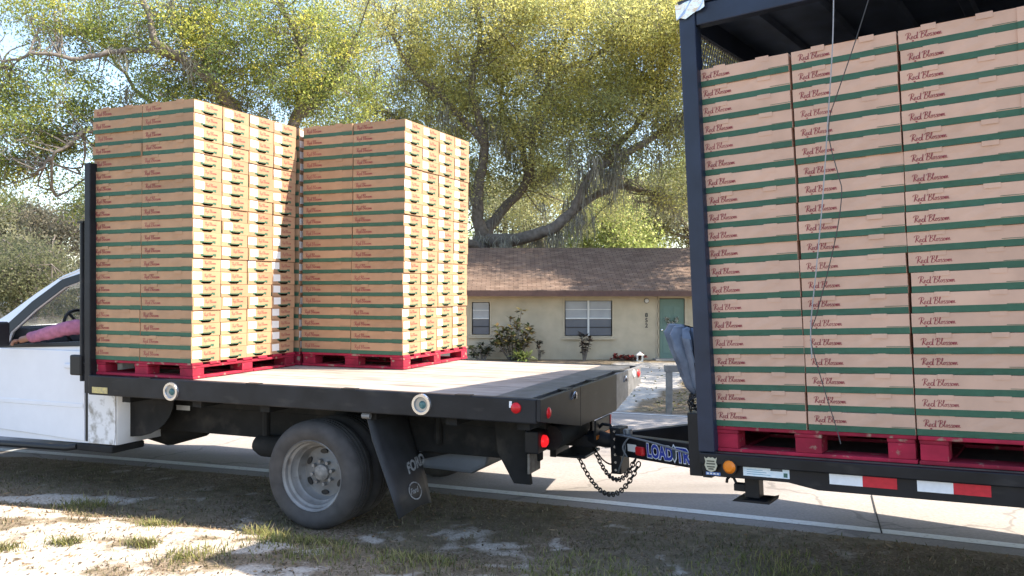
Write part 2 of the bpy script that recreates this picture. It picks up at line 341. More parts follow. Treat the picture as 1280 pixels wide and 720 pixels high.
for a_ in (hx0+.02, hx1-.14): MB().prism([(0.2,eh+.06),(7.9,eh+.06),(4.0,eh+1.49)], a_, a_+.12, 'x').build('gable', wall_m, house)
def window(x0, x1, z0, z1, cols):
    mb = MB(); t = .045
    for a, b_ in (((x0,-.02,z0),(x1,.06,z0+t)),((x0,-.02,z1-t),(x1,.06,z1)),((x0,-.02,z0+t),(x0+t,.06,z1-t)),((x1-t,-.02,z0+t),(x1,.06,z1-t))): mb.box(a, b_)
    w = mb.build('window', trim_tan, house)
    cw = (x1-x0-2*t)/cols; zm = (z0+z1)/2
    for c_ in range(cols):
        a = x0+t+c_*cw; bq = a+cw
        if c_: MB().box((a-.03,-.01,z0+t),(a+.03,.05,z1-t)).build('mullion', frame_w, w)
        for lo, hi, m_ in ((z0+t, zm, glass_lo), (zm, z1-t, glass_up)):
            MB().box((a+.031,.04,lo+.02),(bq-.031,.05,hi-.02)).build('pane', m_, w)
            h3 = (lo+hi)/2; MB().box((a+.031,.015,h3-.012),(bq-.031,.035,h3+.012)).build('muntin', frame_w if m_ is glass_up else interior, w)
        MB().box((a+.031,.0,zm-.02),(bq-.031,.036,zm+.02)).build('sash_rail', frame_w, w)
    MB().box((x0-.06,-.07,z0-.06),(x1+.06,-.021,z0-.005)).build('sill', trim_tan, w)
window(-.333, 1.309, .73, 1.98, 2); window(-3.355, -2.677, .78, 1.93, 1)
door_m = M('sage_green_door', (.13,.20,.165), .55, var=.06, scale=3)
dr = MB().box((2.815,.03,.02),(3.607,.07,1.99)).build('door', door_m, house, bevel=.004)
for k, (z0, z1) in enumerate(((.2,.85),(1.0,1.75))):
    for x0 in (2.92, 3.26): MB().box((x0,.018,z0),(x0+.26,.029,z1)).build('panel', door_m, dr, bevel=.005)
MB().lathe([(0,-.06),(.03,-.05),(.03,-.02),(.015,0),(.015,.03)], (2.88,.0,.98), n=12).build('knob', chrome, dr)
mb = MB(); mb.box((2.70,-.03,0),(2.793,-.002,2.10)); mb.box((3.629,-.03,0),(3.72,-.002,2.10)); mb.box((2.794,-.03,2.012),(3.628,-.002,2.10)); mb.build('door_frame', trim_tan, house)
MB().box((2.6,-.5,-.1),(3.8,-.002,.06)).build('doorstep', M('step_concrete', (.3,.28,.26), .9), house)
# garland round the door frame and the wreath
gl = MB()
for k in range(26):
    z = .1+k*.078; gl.tube([(2.745+.012*math.sin(k*1.7),-.045,z),(2.745+.012*math.sin(k*1.7+1.7),-.045,z+.078)], .009, 5)
gl.build('light_string', M('light_string', (.13,.10,.06), .7), house)
wv = []; wc = []
for k in range(420):
    t = rng.random()*2*math.pi; rr = .16+rng.normal()*.03; p = np.array([3.2+rr*math.cos(t), -.04+rng.normal()*.015, 1.32+.72*rr*math.sin(t)])
    if math.sin(t) > .55: continue
    a, b_ = rng.normal(size=3), rng.normal(size=3); a *= .035/np.linalg.norm(a); b_ *= .022/np.linalg.norm(b_); wv.append([p-a, p+b_, p+a, p-b_])
    wc.append((.70,.70,.62) if rng.random() < .6 else (.06,.075,.04))
wr = obj('wreath', quads_mesh('wreath', np.array(wv), leaf_mat('wreath_leaves'), np.array(wc)), house)
for k, ch in enumerate('852'):
    o = obj('house_number', text_mesh(ch, .19, trim_black, offset=.004), house); place(o, (2.33,-.006,1.40-k*.17), (1,0,0), (0,0,1))
mb = MB(); mb.lathe([(0,-.10),(.05,-.095),(.07,-.05),(.055,-.012)], (2.38,0,1.93), n=14); lampo = mb.build('porch_lamp', frame_w, house, True)
MB().lathe([(.0,-.012),(.085,-.011),(.085,-.001)], (2.38,0,1.93), n=14).build('backplate', trim_black, lampo)

# ------------------------------------------------------------------ the two vehicles' frames
TRUCK = Matrix.Translation((-2.362, 6.292, 0)) @ Matrix.Rotation(-.3988, 4, 'Z')
tx, ty, Z0 = -.0444, -.0094, .923
rot = Matrix.Rotation(-.6011, 3, 'Z') @ Matrix(((1,0,tx),(0,1,ty),(-tx,-ty,1)))
xa = rot.col[0].normalized(); za = xa.cross(rot.col[1]).normalized(); ya = za.cross(xa)
rot = Matrix((xa, ya, za)).transposed()
TRAILER = Matrix.Translation(Vector((1.108, 4.668, Z0))-rot @ Vector((0,0,Z0))) @ rot.to_4x4()

# ------------------------------------------------------------------ flatbed truck
truck = empty('flatbed_truck'); truck.matrix_world = TRUCK
tag(truck, 'white pickup cab with a black flatbed carrying pallets of cartons', 'truck')
BX0, BX1, BY0, BY1, BZ = -.98, 2.75, -.07, 2.37, 1.0
bed = MB().box((BX0+.05,BY0+.06,.945),(BX1-.05,BY1-.06,.975)).build('bed_floor_base', black_dusty, truck)
nb_ = 9; bw_ = (BY1-BY0-.12)/nb_
for k in range(nb_): MB().box((BX0+.05,BY0+.06+k*bw_+.002,.9755),(BX1-.305,BY0+.06+(k+1)*bw_-.002,BZ-.0015*(k % 2))).build('deck_board', bed_floor, truck)
for y in (BY0, BY1-.058): MB().box((BX0,y,.852),(BX1,y+.058,BZ+.004)).build('side_rail', black_paint, truck, bevel=.008)
MB().box((BX0,BY0+.06,.852),(BX0+.048,BY1-.06,BZ+.004)).build('front_rail', black_paint, truck)
rs = MB(); rs.box((BX1-.30,BY0+.06,.976),(BX1-.052,BY1-.06,BZ+.002)); rs.build('rear_deck_plate', M('rear_deck_steel', (.12,.12,.125), .45, .3, var=.35, scale=8), truck)
# rear skirt: shallow at the corners, deep in the middle
def skirt(name, pts, m): 
    mb = MB(); mb.prism(pts, BX1+.003, BX1+.03, 'x'); return mb.build(name, m, truck, bevel=.003)
skirt('rear_skirt', [(BY0,1.003),(BY0,.868),(.70,.728),(.70,1.003)], black_paint)
skirt('rear_skirt', [(.704,1.003),(.704,.728),(1.60,.716),(1.60,1.003)], black_paint)
skirt('rear_skirt', [(1.604,1.003),(1.604,.72),(2.15,.826),(BY1,.86),(BY1,1.003)], plate_grey)  # far panel in a lighter grey than the other two
skirt_slots = ((.35,.93),(1.1,.95),(1.95,.93))
for y, z in ((.55,.935),(1.85,.92)):   # tie-down loops, worn bright
    mb = MB(); mb.tube([(BX1+.034+.012*math.sin(t*math.pi/6), y-.05+.1*t/6*.9, z+.045*math.sin(t*math.pi/6)) for t in range(7)], .007, 6)
    mb.build('tie_down_loop', chrome, truck, True)
for y, z, m_ in ((.07,.905,red_lens),(2.28,.945,red_lens),(2.13,.955,tape_white)):
    mb = MB(); mb.lathe([(0,.045),(.022,.042),(.034,.034),(.036,.030)], (BX1,y,z), 'x', 16); mb.build('marker_lamp', m_, truck, True)
# round lamps in the side rail
blue_lens = M('side_lamp_lens', (.05,.13,.13), .15, var=.3, scale=20)
for x, z in ((-.135,.924),(1.964,.94)):
    L = MB().lathe([(.045,-.004),(.050,-.016),(.066,-.016),(.070,-.001)], (x,BY0,z-.008), n=28).build('side_lamp', chrome, truck, True)
    MB().lathe([(0,-.002),(.045,-.003)], (x,BY0,z-.008), n=24).build('reflector', M('lamp_bowl', (.35,.36,.36), .3, .6), L)
    MB().lathe([(0,-.02),(.015,-.018),(.026,-.004)], (x+.006,BY0,z-.010), n=16).build('lens', blue_lens, L, True)
MB().lathe([(0,-.022),(.018,-.02),(.032,-.009),(.034,-.001)], (2.62,BY0,.945), n=20).build('marker_lamp', red_lens, truck, True)
MB().box((2.575,BY0-.004,.945),(2.592,BY0-.001,.985)).build('reflector', tape_white, truck)
yl = MB().box((-.935,BY0-.004,.868),(-.775,BY0-.001,.915)).build('sticker', M('yellow_sticker', (.55,.45,.16), .6, c2=(.35,.3,.18), scale=60), truck)
for x in (-.45,.55,1.35,2.2): MB().box((x,BY0-.002,.9985),(x+.11,BY0+.05,1.0085)).build('stake_pocket', trim_black, truck)
for y in (.45, 1.05, 1.75): MB().box((BX1-.05,y,1.0045),(BX1+.02,y+.12,1.0085)).build('stake_pocket', trim_black, truck)
# bulkhead behind the cab
for y in (BY0+.01, BY1-.09):
    MB().box((BX0-.055,y,.86),(BX0+.005,y+.08,2.655)).build('bulkhead_post', black_paint, truck, bevel=.006)
    MB().tube([(BX0-.10,y+.02,.95),(BX0-.10,y+.02,2.20)], .017, 8).build('rack_tube', black_paint, truck, True)
    MB().box((BX0-.135,y+.0,2.19),(BX0-.068,y+.04,2.203)).build('tube_cap', black_paint, truck)
for z in (1.02, 1.55, 2.1, 2.59): MB().box((BX0-.045,BY0+.095,z),(BX0-.005,BY1-.095,z+.05)).build('bulkhead_rail', black_paint, truck)
for k in range(7): MB().box((BX0-.035,.15+k*.33,1.075),(BX0-.015,.18+k*.33,2.585)).build('bulkhead_bar', black_paint, truck)
MB().box((BX0-.205,BY0+.0,.995),(BX0-.085,BY0+.05,1.155)).build('rear_mirror', trim_black, truck, bevel=.012)
MB().tube([(BX0-.09,BY0+.03,1.09),(BX0-.04,BY0+.03,1.09)], .008, 6).build('mirror_arm', trim_black, truck)
# cab
CY0, CY1 = .17, 2.13
def lean(o):
    for v in o.data.vertices:
        k = max(0, v.co.z-1.2)/.62; cyc = (CY0+CY1)/2
        v.co.y += (cyc-v.co.y)/abs(cyc-v.co.y)*.10*k if abs(cyc-v.co.y) > .7 else 0
    return o
prof = [(-3.95,.55),(-3.98,1.02),(-3.85,1.16),(-2.95,1.27),(-2.55,1.31),(-2.26,1.455),(-1.95,1.635),(-1.66,1.785),(-1.45,1.845),(-1.2,1.862),(-1.02,1.845),(-1.0,1.3),(-.955,.80),(-.955,.42),(-2.4,.40),(-2.72,.44)]
arch = [(-3.22+.44*math.cos(t), .38+.44*math.sin(t)) for t in np.linspace(.1, math.pi-.1, 12)]
prof_o = prof+arch+[(-3.7,.44)]
winp = [(-2.23,1.195),(-2.19,1.30),(-1.93,1.495),(-1.62,1.685),(-1.45,1.735),(-1.22,1.745),(-1.20,1.25)]
for y, s in ((CY0, 1), (CY1-.04, -1)):
    sd = lean(plate('cab_side', prof_o, [winp], y, y+.04, white_car, truck))
    ring_o = [(-2.315,1.165),(-2.265,1.355),(-1.98,1.565),(-1.66,1.752),(-1.46,1.800),(-1.14,1.805),(-1.13,1.21)]
    yy = y-.006 if s > 0 else y+.041
    lean(plate('window_trim', ring_o, [winp], yy, yy+.005, trim_black, truck))
glz = bpy.data.materials.new('car_glass'); glz.use_nodes = True; n_, l_ = glz.node_tree.nodes, glz.node_tree.links
gb = n_['Principled BSDF']; gb.inputs['Base Color'].default_value = (.6,.66,.66,1); gb.inputs['Roughness'].default_value = .03; gb.inputs['Alpha'].default_value = .28; gb.inputs['IOR'].default_value = 1.5
lean(plate('window_glass', winp, [], CY1-.022, CY1-.018, glz, truck))
rf = MB()   # roof, windscreen band, bonnet as a lofted skin between the sides
top = [(-3.95,.55),(-3.98,1.02),(-3.85,1.16),(-2.95,1.27),(-2.55,1.31),(-2.50,1.315)]
def loft(pts, name, m, y0, y1, bulge=.03, n=9):
    mb = MB(); vs = []; 
    for (x, z) in pts:
        for k in range(n):
            t = k/(n-1); iy = .10*max(0, z-1.2)/.62; yv = y0+iy+(y1-y0-2*iy)*t; vs.append((x, yv, z+bulge*4*t*(1-t)))
    P = len(pts); mb.add(vs, [(i*n+k, i*n+k+1, (i+1)*n+k+1, (i+1)*n+k) for i in range(P-1) for k in range(n-1)])
    o = mb.build(name, m, truck, True); s_ = o.modifiers.new('t', 'SOLIDIFY'); s_.thickness = .02; return o
loft(top, 'bonnet', white_car, CY0+.005, CY1-.005)
loft([(-1.70,1.765),(-1.45,1.85),(-1.2,1.866),(-1.02,1.848)], 'roof', white_car, CY0-.004, CY1+.004)
loft([(-2.50,1.315),(-2.26,1.45),(-1.95,1.63),(-1.70,1.765)], 'windscreen', glz, CY0+.09, CY1-.09, .02)
loft([(-1.0,1.84),(-.985,1.3),(-.962,.80),(-.962,.42)], 'rear_wall', white_car, CY0+.005, CY1-.005, 0)
MB().box((-2.45,CY0+.05,.42),(-1.0,CY1-.05,.47)).build('cab_floor', interior, truck)
MB().box((-4.0,CY0+.12,.56),(-3.94,CY1-.12,1.0)).build('grille', trim_black, truck, bevel=.01)
MB().box((-4.12,CY0,.42),(-3.99,CY1,.62)).build('front_bumper', chrome, truck, bevel=.03)
# driver's door with shut lines, lower trim and the cab corner below the bed
MB().box((-1.285,CY0-.004,.43),(-1.262,CY0-.0005,1.16)).build('door_gap', trim_black, truck)
door = MB().prism([(-2.36,.47),(-2.36,1.155),(-2.30,1.165),(-1.29,1.165),(-1.29,.43)], CY0-.012, CY0-.0008).build('door', white_car, truck, bevel=.006)
MB().box((-1.50,CY0-.035,1.02),(-1.33,CY0-.013,1.06)).build('door_handle', white_car, door, bevel=.008)
MB().box((-2.34,CY0-.018,.70),(-1.30,CY0-.0125,.735)).build('body_moulding', white_car, door, bevel=.004)
MB().prism([(-1.25,.42),(-1.25,.845),(-.952,.845),(-.952,.50),(-.97,.42)], CY0-.010, CY0-.0008).build('cab_corner', dirty_white, truck, bevel=.006)
mb = MB(); mb.tube([(-2.62,CY0-.02,.36),(-2.5,CY0-.04,.345),(-1.45,CY0-.04,.37),(-1.36,CY0-.02,.385)], .026, 10); mb.build('running_board', trim_black, truck, True)
mb = MB(); mb.box((-1.36,CY0-.03,.355),(-.96,CY0+.3,.412)); mb.build('cab_step', black_dusty, truck, bevel=.012)
MB().box((-2.07,-.10,1.19),(-1.985,.03,1.40)).build('door_mirror', trim_black, truck, bevel=.02)
mb = MB(); mb.tube([(-2.05,.0,1.28),(-2.22,CY0-.004,1.25)], .015, 8); mb.build('mirror_arm', trim_black, truck)
for y in (.45, 1.85): MB().lathe([(.0,.05),(.03,.045),(.045,.02),(.05,0)], (-1.33,y,1.868), 'z', 14).build('roof_lamp', orange_lens, truck, True)
# cab interior seen through the open window
mb = MB(); mb.prism([(-2.42,.75),(-2.42,1.24),(-2.32,1.345),(-2.08,1.33),(-1.97,1.2),(-1.99,.75)], CY0+.10, CY1-.10); mb.build('dashboard', interior, truck, bevel=.02)
MB().box((-2.4,CY1-.08,.5),(-1.05,CY1-.045,1.49)).build('far_door_panel', interior, truck)
sw = MB(); sw.lathe([(.19+.014*math.cos(t), .014*math.sin(t)) for t in np.linspace(0, 2*math.pi, 9)[:-1]], (0,0,0), 'x', 28, close=True)
for t in (0, 2.1, 4.2): sw.tube([(0,0,0),(0,.19*math.cos(t),.19*math.sin(t))], .012, 6)
sw = sw.build('steering_wheel', trim_black, truck, True); sw.location = (-1.84,.62,1.31); sw.rotation_euler = (0, R(-25), 0)
for y in (.62, 1.65):
    st = MB(); st.prism([(-1.62,.70),(-1.62,.84),(-1.25,.80),(-1.12,1.40),(-1.04,1.40),(-1.10,.70)], y-.25, y+.25); st.build('seat', interior, truck, bevel=.03)
    MB().prism([(-1.12,1.43),(-1.13,1.60),(-1.05,1.61),(-1.04,1.43)], y-.12, y+.12).build('headrest', interior, truck, bevel=.02)
# chassis
for y in (.52, 1.70):
    MB().box((-2.6,y,.50),(2.55,y+.07,.715)).build('chassis_rail', black_dusty, truck, bevel=.008)
for x in (-.7, 0., .62, 1.5, 2.1, 2.6): MB().box((x,BY0+.07,.80),(x+.08,BY1-.07,.851)).build('cross_member', black_dusty, truck)
for y in (.50,1.68): MB().box((-.9,y,.717),(2.6,y+.10,.799)).build('bed_runner', black_dusty, truck)
ap = [(-.94,.848),(-.94,.47)]+[(-.94+.46*math.sin(t)**1.0*1.0, .47+.32*(1-math.cos(t))) for t in np.linspace(.05, math.pi/2, 8)]+[(-.3,.848)]
MB().prism(ap, .30, .31).build('inner_panel', black_dusty, truck)
MB().box((-.66,.515,.675),(-.52,.5195,.715)).build('rail_label', tape_white, truck)
mb = MB(); mb.tube([(-1.3,.75,.48),(-.95,.75,.45),(-.6,.78,.50)], [.10,.13,.08], 14); mb.build('transmission', black_dusty, truck, True)
mb = MB(); mb.tube([(-.6,.95,.5),(1.0,1.1,.42)], .05, 12); mb.build('drive_shaft', black_dusty, truck, True)
mb = MB(); mb.tube([(.22,.45,.47),(.28,.45,.46),(.60,.45,.46),(.66,.45,.47)], [.06,.085,.085,.06], 14); mb.build('muffler', black_dusty, truck, True)
mb = MB(); mb.tube([(.35,.4,.55),(.35,.4,.78)], .03, 8); mb.build('hanger', black_dusty, truck)
mb = MB(); mb.tube([(1.052,.26,.38),(1.052,2.04,.38)], .055, 12); mb.lathe([(.06,-.16),(.15,-.1),(.18,0),(.15,.1),(.06,.16)], (1.052,1.15,.38), n=18); mb.build('rear_axle', black_dusty, truck, True)
for y in (.60,1.62): 
    mb = MB(); mb.tube([(.45,y,.50),(.75,y,.42),(1.052,y,.46),(1.5,y,.43),(1.85,y,.52)], .035, 4); mb.build('leaf_spring', black_dusty, truck)
tank_m = M('grey_plastic_tank', (.14,.15,.165), .55, var=.15, scale=4)
mb = MB(); mb.prism([(1.52,.53),(1.56,.355),(1.98,.345),(2.10,.41),(2.12,.53)], .62, 1.25); tk = mb.build('fuel_tank', tank_m, truck, bevel=.03)
MB().box((1.50,.61,.536),(2.12,1.26,.56)).build('tank_strap', black_dusty, tk)
mb = MB(); mb.tube([(1.78,.5,.57),(1.78,.5,.80)], .03, 8); mb.build('hanger', black_dusty, truck)
MB().box((2.10,.56,.56),(2.36,.80,.79)).build('tool_bracket', M('dusty_bracket', (.06,.062,.066), .7), truck, bevel=.01)
MB().prism([(2.28,.56),(2.40,.36),(2.52,.36),(2.47,.82),(2.25,.82)], .42, .46).build('lamp_bracket', black_dusty, truck)
mb = MB(); mb.lathe([(0,.035),(.026,.032),(.040,.02),(.042,0)], (2.60,.45,.655), 'x', 20); tl = mb.build('tail_lamp', red_lens_lit, truck, True)
MB().box((2.50,.36,.58),(2.598,.54,.73)).build('lamp_housing', black_paint, tl, bevel=.01)
MB().box((2.515,.38,.44),(2.53,.58,.575)).build('number_plate_holder', M('worn_plate', (.11,.09,.075), .8, c2=(.22,.2,.17), scale=25), truck)
mb = MB(); mb.tube([(2.62,.55,.66),(2.62,1.16,.655),(2.62,1.24,.65)], [.085,.085,.05], 14); mb.build('rear_bumper_tube', black_dusty, truck, True)
mb = MB(); mb.box((2.25,1.07,.515),(2.78,1.19,.60)); mb.box((2.45,.98,.44),(2.50,1.28,.66)); mb.box((2.52,.93,.455),(2.74,1.30,.475)); hr = mb.build('hitch_receiver', black_paint, truck, bevel=.006)
mb = MB(); mb.box((2.785,1.09,.525),(2.95,1.17,.575)); mb.build('ball_mount', black_paint, hr, bevel=.005)
mb = MB(); mb.lathe([(.0,.10),(.02,.098),(.032,.08),(.034,.066),(.02,.04),(.02,.0),(.035,0),(.035,-.02),(0,-.02)], (2.91,1.13,.577), 'z', 18); mb.build('tow_ball', chrome, hr, True)
mb = MB(); mb.box((2.785,1.0,.585),(2.80,1.37,.72)); gd = mb.build('reflector_flap', trim_black, truck)
MB().box((2.801,1.345,.585),(2.805,1.37,.72)).build('red_edge', tape_red, gd); MB().box((2.801,1.005,.588),(2.805,1.34,.612)).build('orange_edge', orange_lens, gd)
# mudflap: a curved rubber sheet hanging behind the twin wheels
mb = MB(); rows = [(1.50,.845),(1.535,.80),(1.572,.67),(1.646,.49),(1.719,.311),(1.773,.165)]; nw = 8; vs = []
for i, (x, z) in enumerate(rows):
    for k in range(nw):
        t = k/(nw-1); vs.append((x+.03*math.sin(t*math.pi)-.06*t*(i/5), -.03+t*.56, z+(.035*math.sin(t*math.pi) if i == 5 else 0)-.03*t*(i == 5)))
mb.add(vs, [(i*nw+k, i*nw+k+1, (i+1)*nw+k+1, (i+1)*nw+k) for i in range(5) for k in range(nw-1)])
fl = mb.build('mudflap', flap_rubber, truck, True, auto=80); fl.modifiers.new('t', 'SOLIDIFY').thickness = .008
fl_d = Vector((.073,0,-.18)).normalized()
faded = M('faded_white_print', (.30,.31,.32), .8, c2=(.05,.05,.055), scale=40, thr=(.45,.75))
o = obj('lettering', text_mesh('FORD', .10, faded, offset=.004, shear=.2), fl); place(o, (1.692,.24,.40), (-.06,1,.12), -fl_d)
ov = plate('emblem_ring', circ(0,0,.085,28,.062), [circ(0,0,.075,28,.053)], -.0008,.0008, faded, fl, 'z'); place(ov, (1.742,.24,.29), (-.03,1,0), -fl_d)
o = obj('lettering', text_mesh('Ford', .055, faded, offset=.001, shear=.4), fl); place(o, (1.748,.175,.275), (-.03,1,0), -fl_d)
mb = MB(); mb.tube([(1.50,-.04,.83),(1.56,-.04,.83)], .02, 10); mb.build('flap_bolt', rim_paint, fl)
# wheels
def wheel(x, y, side, z=.378, deep=True):
    """side -1: outer face towards -y"""
    sg = side
    rim = MB(); d = .165 if deep else -.01
    prof = [(.246,0),(.250,.004),(.244,.012),(.232,.02),(.228,.045),(.212,.055),(.205,.10),(.190,.112),(.188,max(d-.01,.118)),(.175,d+.012),(.10,d+.0),(.085,d-.012),(.0,d-.012)]
    rim.lathe([(r, a*(-sg)) for r, a in prof], (x, y, z), n=40)
    rm = rim.build('wheel', rim_paint, truck, True, auto=45)
    ty_ = MB(); W = .225
    tp = [(.247,.006),(.262,-.006),(.30,-.020),(.335,-.016),(.360,.004),(.372,.022),(.379,.04)]
    for g in (.065,.105,.145):
        tp += [(.380,g-.008),(.370,g-.006),(.370,g+.006),(.380,g+.008)]
    tp += [(.379,W-.04),(.372,W-.022),(.360,W-.004),(.335,W+.016),(.30,W+.02),(.262,W+.006),(.247,W-.006)]
    ty_.lathe([(r, a*(-sg)) for r, a in tp], (x, y, z), n=56); ty_.build('tyre', rubber, rm, True, auto=50)
    hb = MB(); yy = lambda a: a*(-sg)
    hb.lathe([(.0,yy(d-.055)),(.045,yy(d-.053)),(.056,yy(d-.045)),(.058,yy(d-.02)),(.068,yy(d-.013))], (x,y,z), n=24); hb.build('hub', M('hub_metal', (.21,.195,.18), .6, 0., var=.4, scale=30), rm, True)
    for k in range(8):
        t = k*math.pi/4+.2; nb = MB(); nb.tube([(x+.082*math.cos(t), y+yy(d-.045), z+.082*math.sin(t)),(x+.082*math.cos(t), y+yy(d-.01), z+.082*math.sin(t))], .013, 6); nb.build('lug_nut', rim_paint, rm)
    for k in range(6):
        t = k*math.pi/3+.55; nb = MB(); c_ = (x+.145*math.cos(t), z+.145*math.sin(t))
        a = [(c_[0]+math.cos(t+math.pi/2)*.030*math.cos(q)+math.cos(t)*.017*math.sin(q), c_[1]+math.sin(t+math.pi/2)*.030*math.cos(q)+math.sin(t)*.017*math.sin(q)) for q in np.linspace(0, 2*math.pi, 11)[:-1]]
        nb.prism(a, y+yy(d-.004)+(-.0015 if sg<0 else .0015), y+yy(d+.02)); nb.build('hand_hole', trim_black, rm)
wheel(1.052, .0, -1); wheel(1.052, .27, -1); wheel(1.052, 2.30, 1); wheel(1.052, 2.03, 1)
wheel(-3.22, .22, -1, deep=False); wheel(-3.22, 2.08, 1, deep=False)

# driver: seated, left arm out along the window sill
def skinned(name, pts, edges, rad, mat, root=0, parent=None, sub=2):
    me_ = bpy.data.meshes.new(name); me_.from_pydata(pts, edges, []); o = obj(name, me_, parent)
    sk = o.modifiers.new('skin', 'SKIN'); sk.use_smooth_shade = True
    for i, v in enumerate(me_.skin_vertices[0].data): v.radius = (rad[i], rad[i]); v.use_root = (i == root)
    ss = o.modifiers.new('sub', 'SUBSURF'); ss.levels = sub; ss.render_levels = sub; me_.materials.append(mat); return o
person = empty('person'); person.matrix_world = TRUCK
tag(person, 'driver in a pink long-sleeved shirt resting an arm on the truck window sill', 'person')
J = [(-1.30,.62,.90),(-1.27,.62,1.12),(-1.22,.62,1.34),(-1.22,.62,1.45),(-1.24,.62,1.55),(-1.26,.62,1.63),(-1.27,.62,1.70),
     (-1.24,.42,1.39),(-1.56,.22,1.345),(-1.98,.165,1.25),(-2.05,.165,1.235),
     (-1.24,.82,1.37),(-1.42,.85,1.13),(-1.68,.75,1.22),(-1.73,.72,1.24),
     (-1.32,.52,.88),(-1.75,.50,.92),(-1.95,.50,.55),(-2.05,.50,.50),(-1.32,.72,.88),(-1.75,.74,.92),(-1.95,.74,.55),(-2.05,.74,.50)]
E_ = [(0,1),(1,2),(2,3),(3,4),(4,5),(5,6),(2,7),(7,8),(8,9),(9,10),(2,11),(11,12),(12,13),(13,14),(0,15),(15,16),(16,17),(17,18),(0,19),(19,20),(20,21),(21,22)]
rad = [.15,.14,.14,.055,.075,.095,.075,.07,.045,.030,.032,.07,.045,.030,.032,.10,.075,.05,.045,.10,.075,.05,.045]
skinned('body', J, E_, rad, skin, 0, person)
skinned('shirt', [J[0],J[1],J[2],J[7],J[8],(-1.96,.167,1.25),J[11],J[12],(-1.64,.76,1.21)], [(0,1),(1,2),(2,3),(3,4),(4,5),(2,6),(6,7),(7,8)], [.165,.155,.155,.085,.064,.050,.085,.06,.048], pink_cloth, 0, person, 3)
tx_ = bpy.data.textures.new('cloth_folds', 'CLOUDS'); tx_.noise_scale = .055; dm_ = bpy.data.objects['shirt'].modifiers.new('folds', 'DISPLACE'); dm_.texture = tx_; dm_.strength = .030; dm_.mid_level = .5
for k in range(5):
    a = (k-2)*.016; L_ = (.045,.075,.082,.076,.06)[k]; th = k == 0
    p0 = Vector((-2.06 if not th else -2.02, .165+a*(1 if not th else 1.6), 1.235)); 
    skinned('finger', [p0, p0+Vector((-L_*.5,a*.3,.0)), p0+Vector((-L_*.85,a*.4,-.025)), p0+Vector((-L_*.9,a*.4,-.045))], [(0,1),(1,2),(2,3)], [.010,.0095,.009,.008], skin, 0, person, 1)
hp = MB(); hp.lathe([(0,.11),(.06,.10),(.095,.05),(.10,0),(.09,-.04)], (-1.265,.62,1.68), 'z', 18); hp.build('hair', M('dark_hair', (.03,.02,.015), .8), person, True)
MB().prism([(-1.38,1.63),(-1.395,1.60),(-1.36,1.60)], .605, .635).build('nose', skin, person, bevel=.006)
for y in (.585,.655): MB().lathe([(0,-.006),(.012,0),(0,.006)], (-1.352,y,1.645), 'x', 8).build('eye', trim_black, person)

# ------------------------------------------------------------------ cartons
CW, CD, CH, PITCH = .5035, .2975, .0960, .0979
def catmull(pts, k=4):
    out = []; P = [np.array(p, float) for p in pts]; P = [P[0]]+P+[P[-1]]
    for i in range(1, len(P)-2):
        for j in range(k):
            t = j/k; out.append(.5*(2*P[i]+(P[i+1]-P[i-1])*t+(2*P[i-1]-5*P[i]+4*P[i+1]-P[i+2])*t*t+(3*P[i]-P[i-1]-3*P[i+1]+P[i+2])*t**3))
    return out+[P[-2]]
def sh(pts, dx): return [(x+dx, y) for x, y in pts]
s1 = [(3.55,.36),(3.43,.45),(3.35,.34),(3.46,.22),(3.54,.1),(3.42,-.02),(3.30,.07)]
o1 = [(3.06,.42),(2.93,.25),(3.0,.03),(3.15,.1),(3.18,.32),(3.05,.42),(3.3,.33)]
STROKES = [([(.42,1.0),(.3,.5),(.16,-.02)],.13),([(.0,.74),(.08,.95),(.45,1.08),(.74,.9),(.6,.62),(.3,.52)],.09),([(.32,.52),(.52,.2),(.8,-.04)],.12),
    ([(.74,.2),(.95,.25),(1.02,.4),(.9,.46),(.79,.25),(.86,.02),(1.0,.03),(1.15,.16)],.09),
    ([(1.60,.38),(1.42,.48),(1.24,.38),(1.20,.14),(1.32,-.02),(1.50,.08),(1.60,.3)],.12),([(1.74,1.0),(1.68,.6),(1.62,.1),(1.66,.0),(1.80,.06)],.13),
    ([(2.2,1.0),(2.1,.5),(1.98,-.02)],.13),([(1.82,.76),(2.0,1.0),(2.4,1.04),(2.48,.78),(2.14,.55),(2.44,.5),(2.5,.2),(2.22,-.03),(1.92,.06)],.09),
    ([(2.58,.2),(2.86,.8),(2.87,1.02),(2.76,.92),(2.68,.3),(2.75,.02),(2.93,.14)],.09),(o1,.09),(s1,.09),(sh(s1,.34),.09),(sh(o1,.99),.09),
    ([(4.27,.1),(4.36,.42),(4.37,.0),(4.46,.35),(4.57,.4),(4.57,.0),(4.69,.36),(4.8,.4),(4.8,.05),(4.95,.1)],.09)]
def script_logo(scale):
    mb = MB()
    for k_, (pts, w) in enumerate(STROKES):
        pts = sh(pts, .2) if k_ >= 6 else pts
        c_ = catmull(pts); L, Rr = [], []
        for i, p in enumerate(c_):
            d = c_[min(i+1, len(c_)-1)]-c_[max(i-1, 0)]; d = d/(np.linalg.norm(d)+1e-9); nrm = np.array([-d[1], d[0]]); ww = w*(.55+.45*abs(d[1]))/2
            L.append(p+nrm*ww); Rr.append(p-nrm*ww)
        k = len(c_); mb.add([(p[0]*scale, p[1]*scale, 0) for p in L+Rr], [(i, i+1, k+i+1, k+i) for i in range(k-1)])
    mb.add([(scale*(1.02+.17*math.cos(t)), scale*(-.30+.11*math.sin(t)), 0) for t in np.linspace(0, 2*math.pi, 9)[:-1]], [tuple(range(8))])
    return mb
def flat(mb, name, mats): return mb.mesh(name, mats)
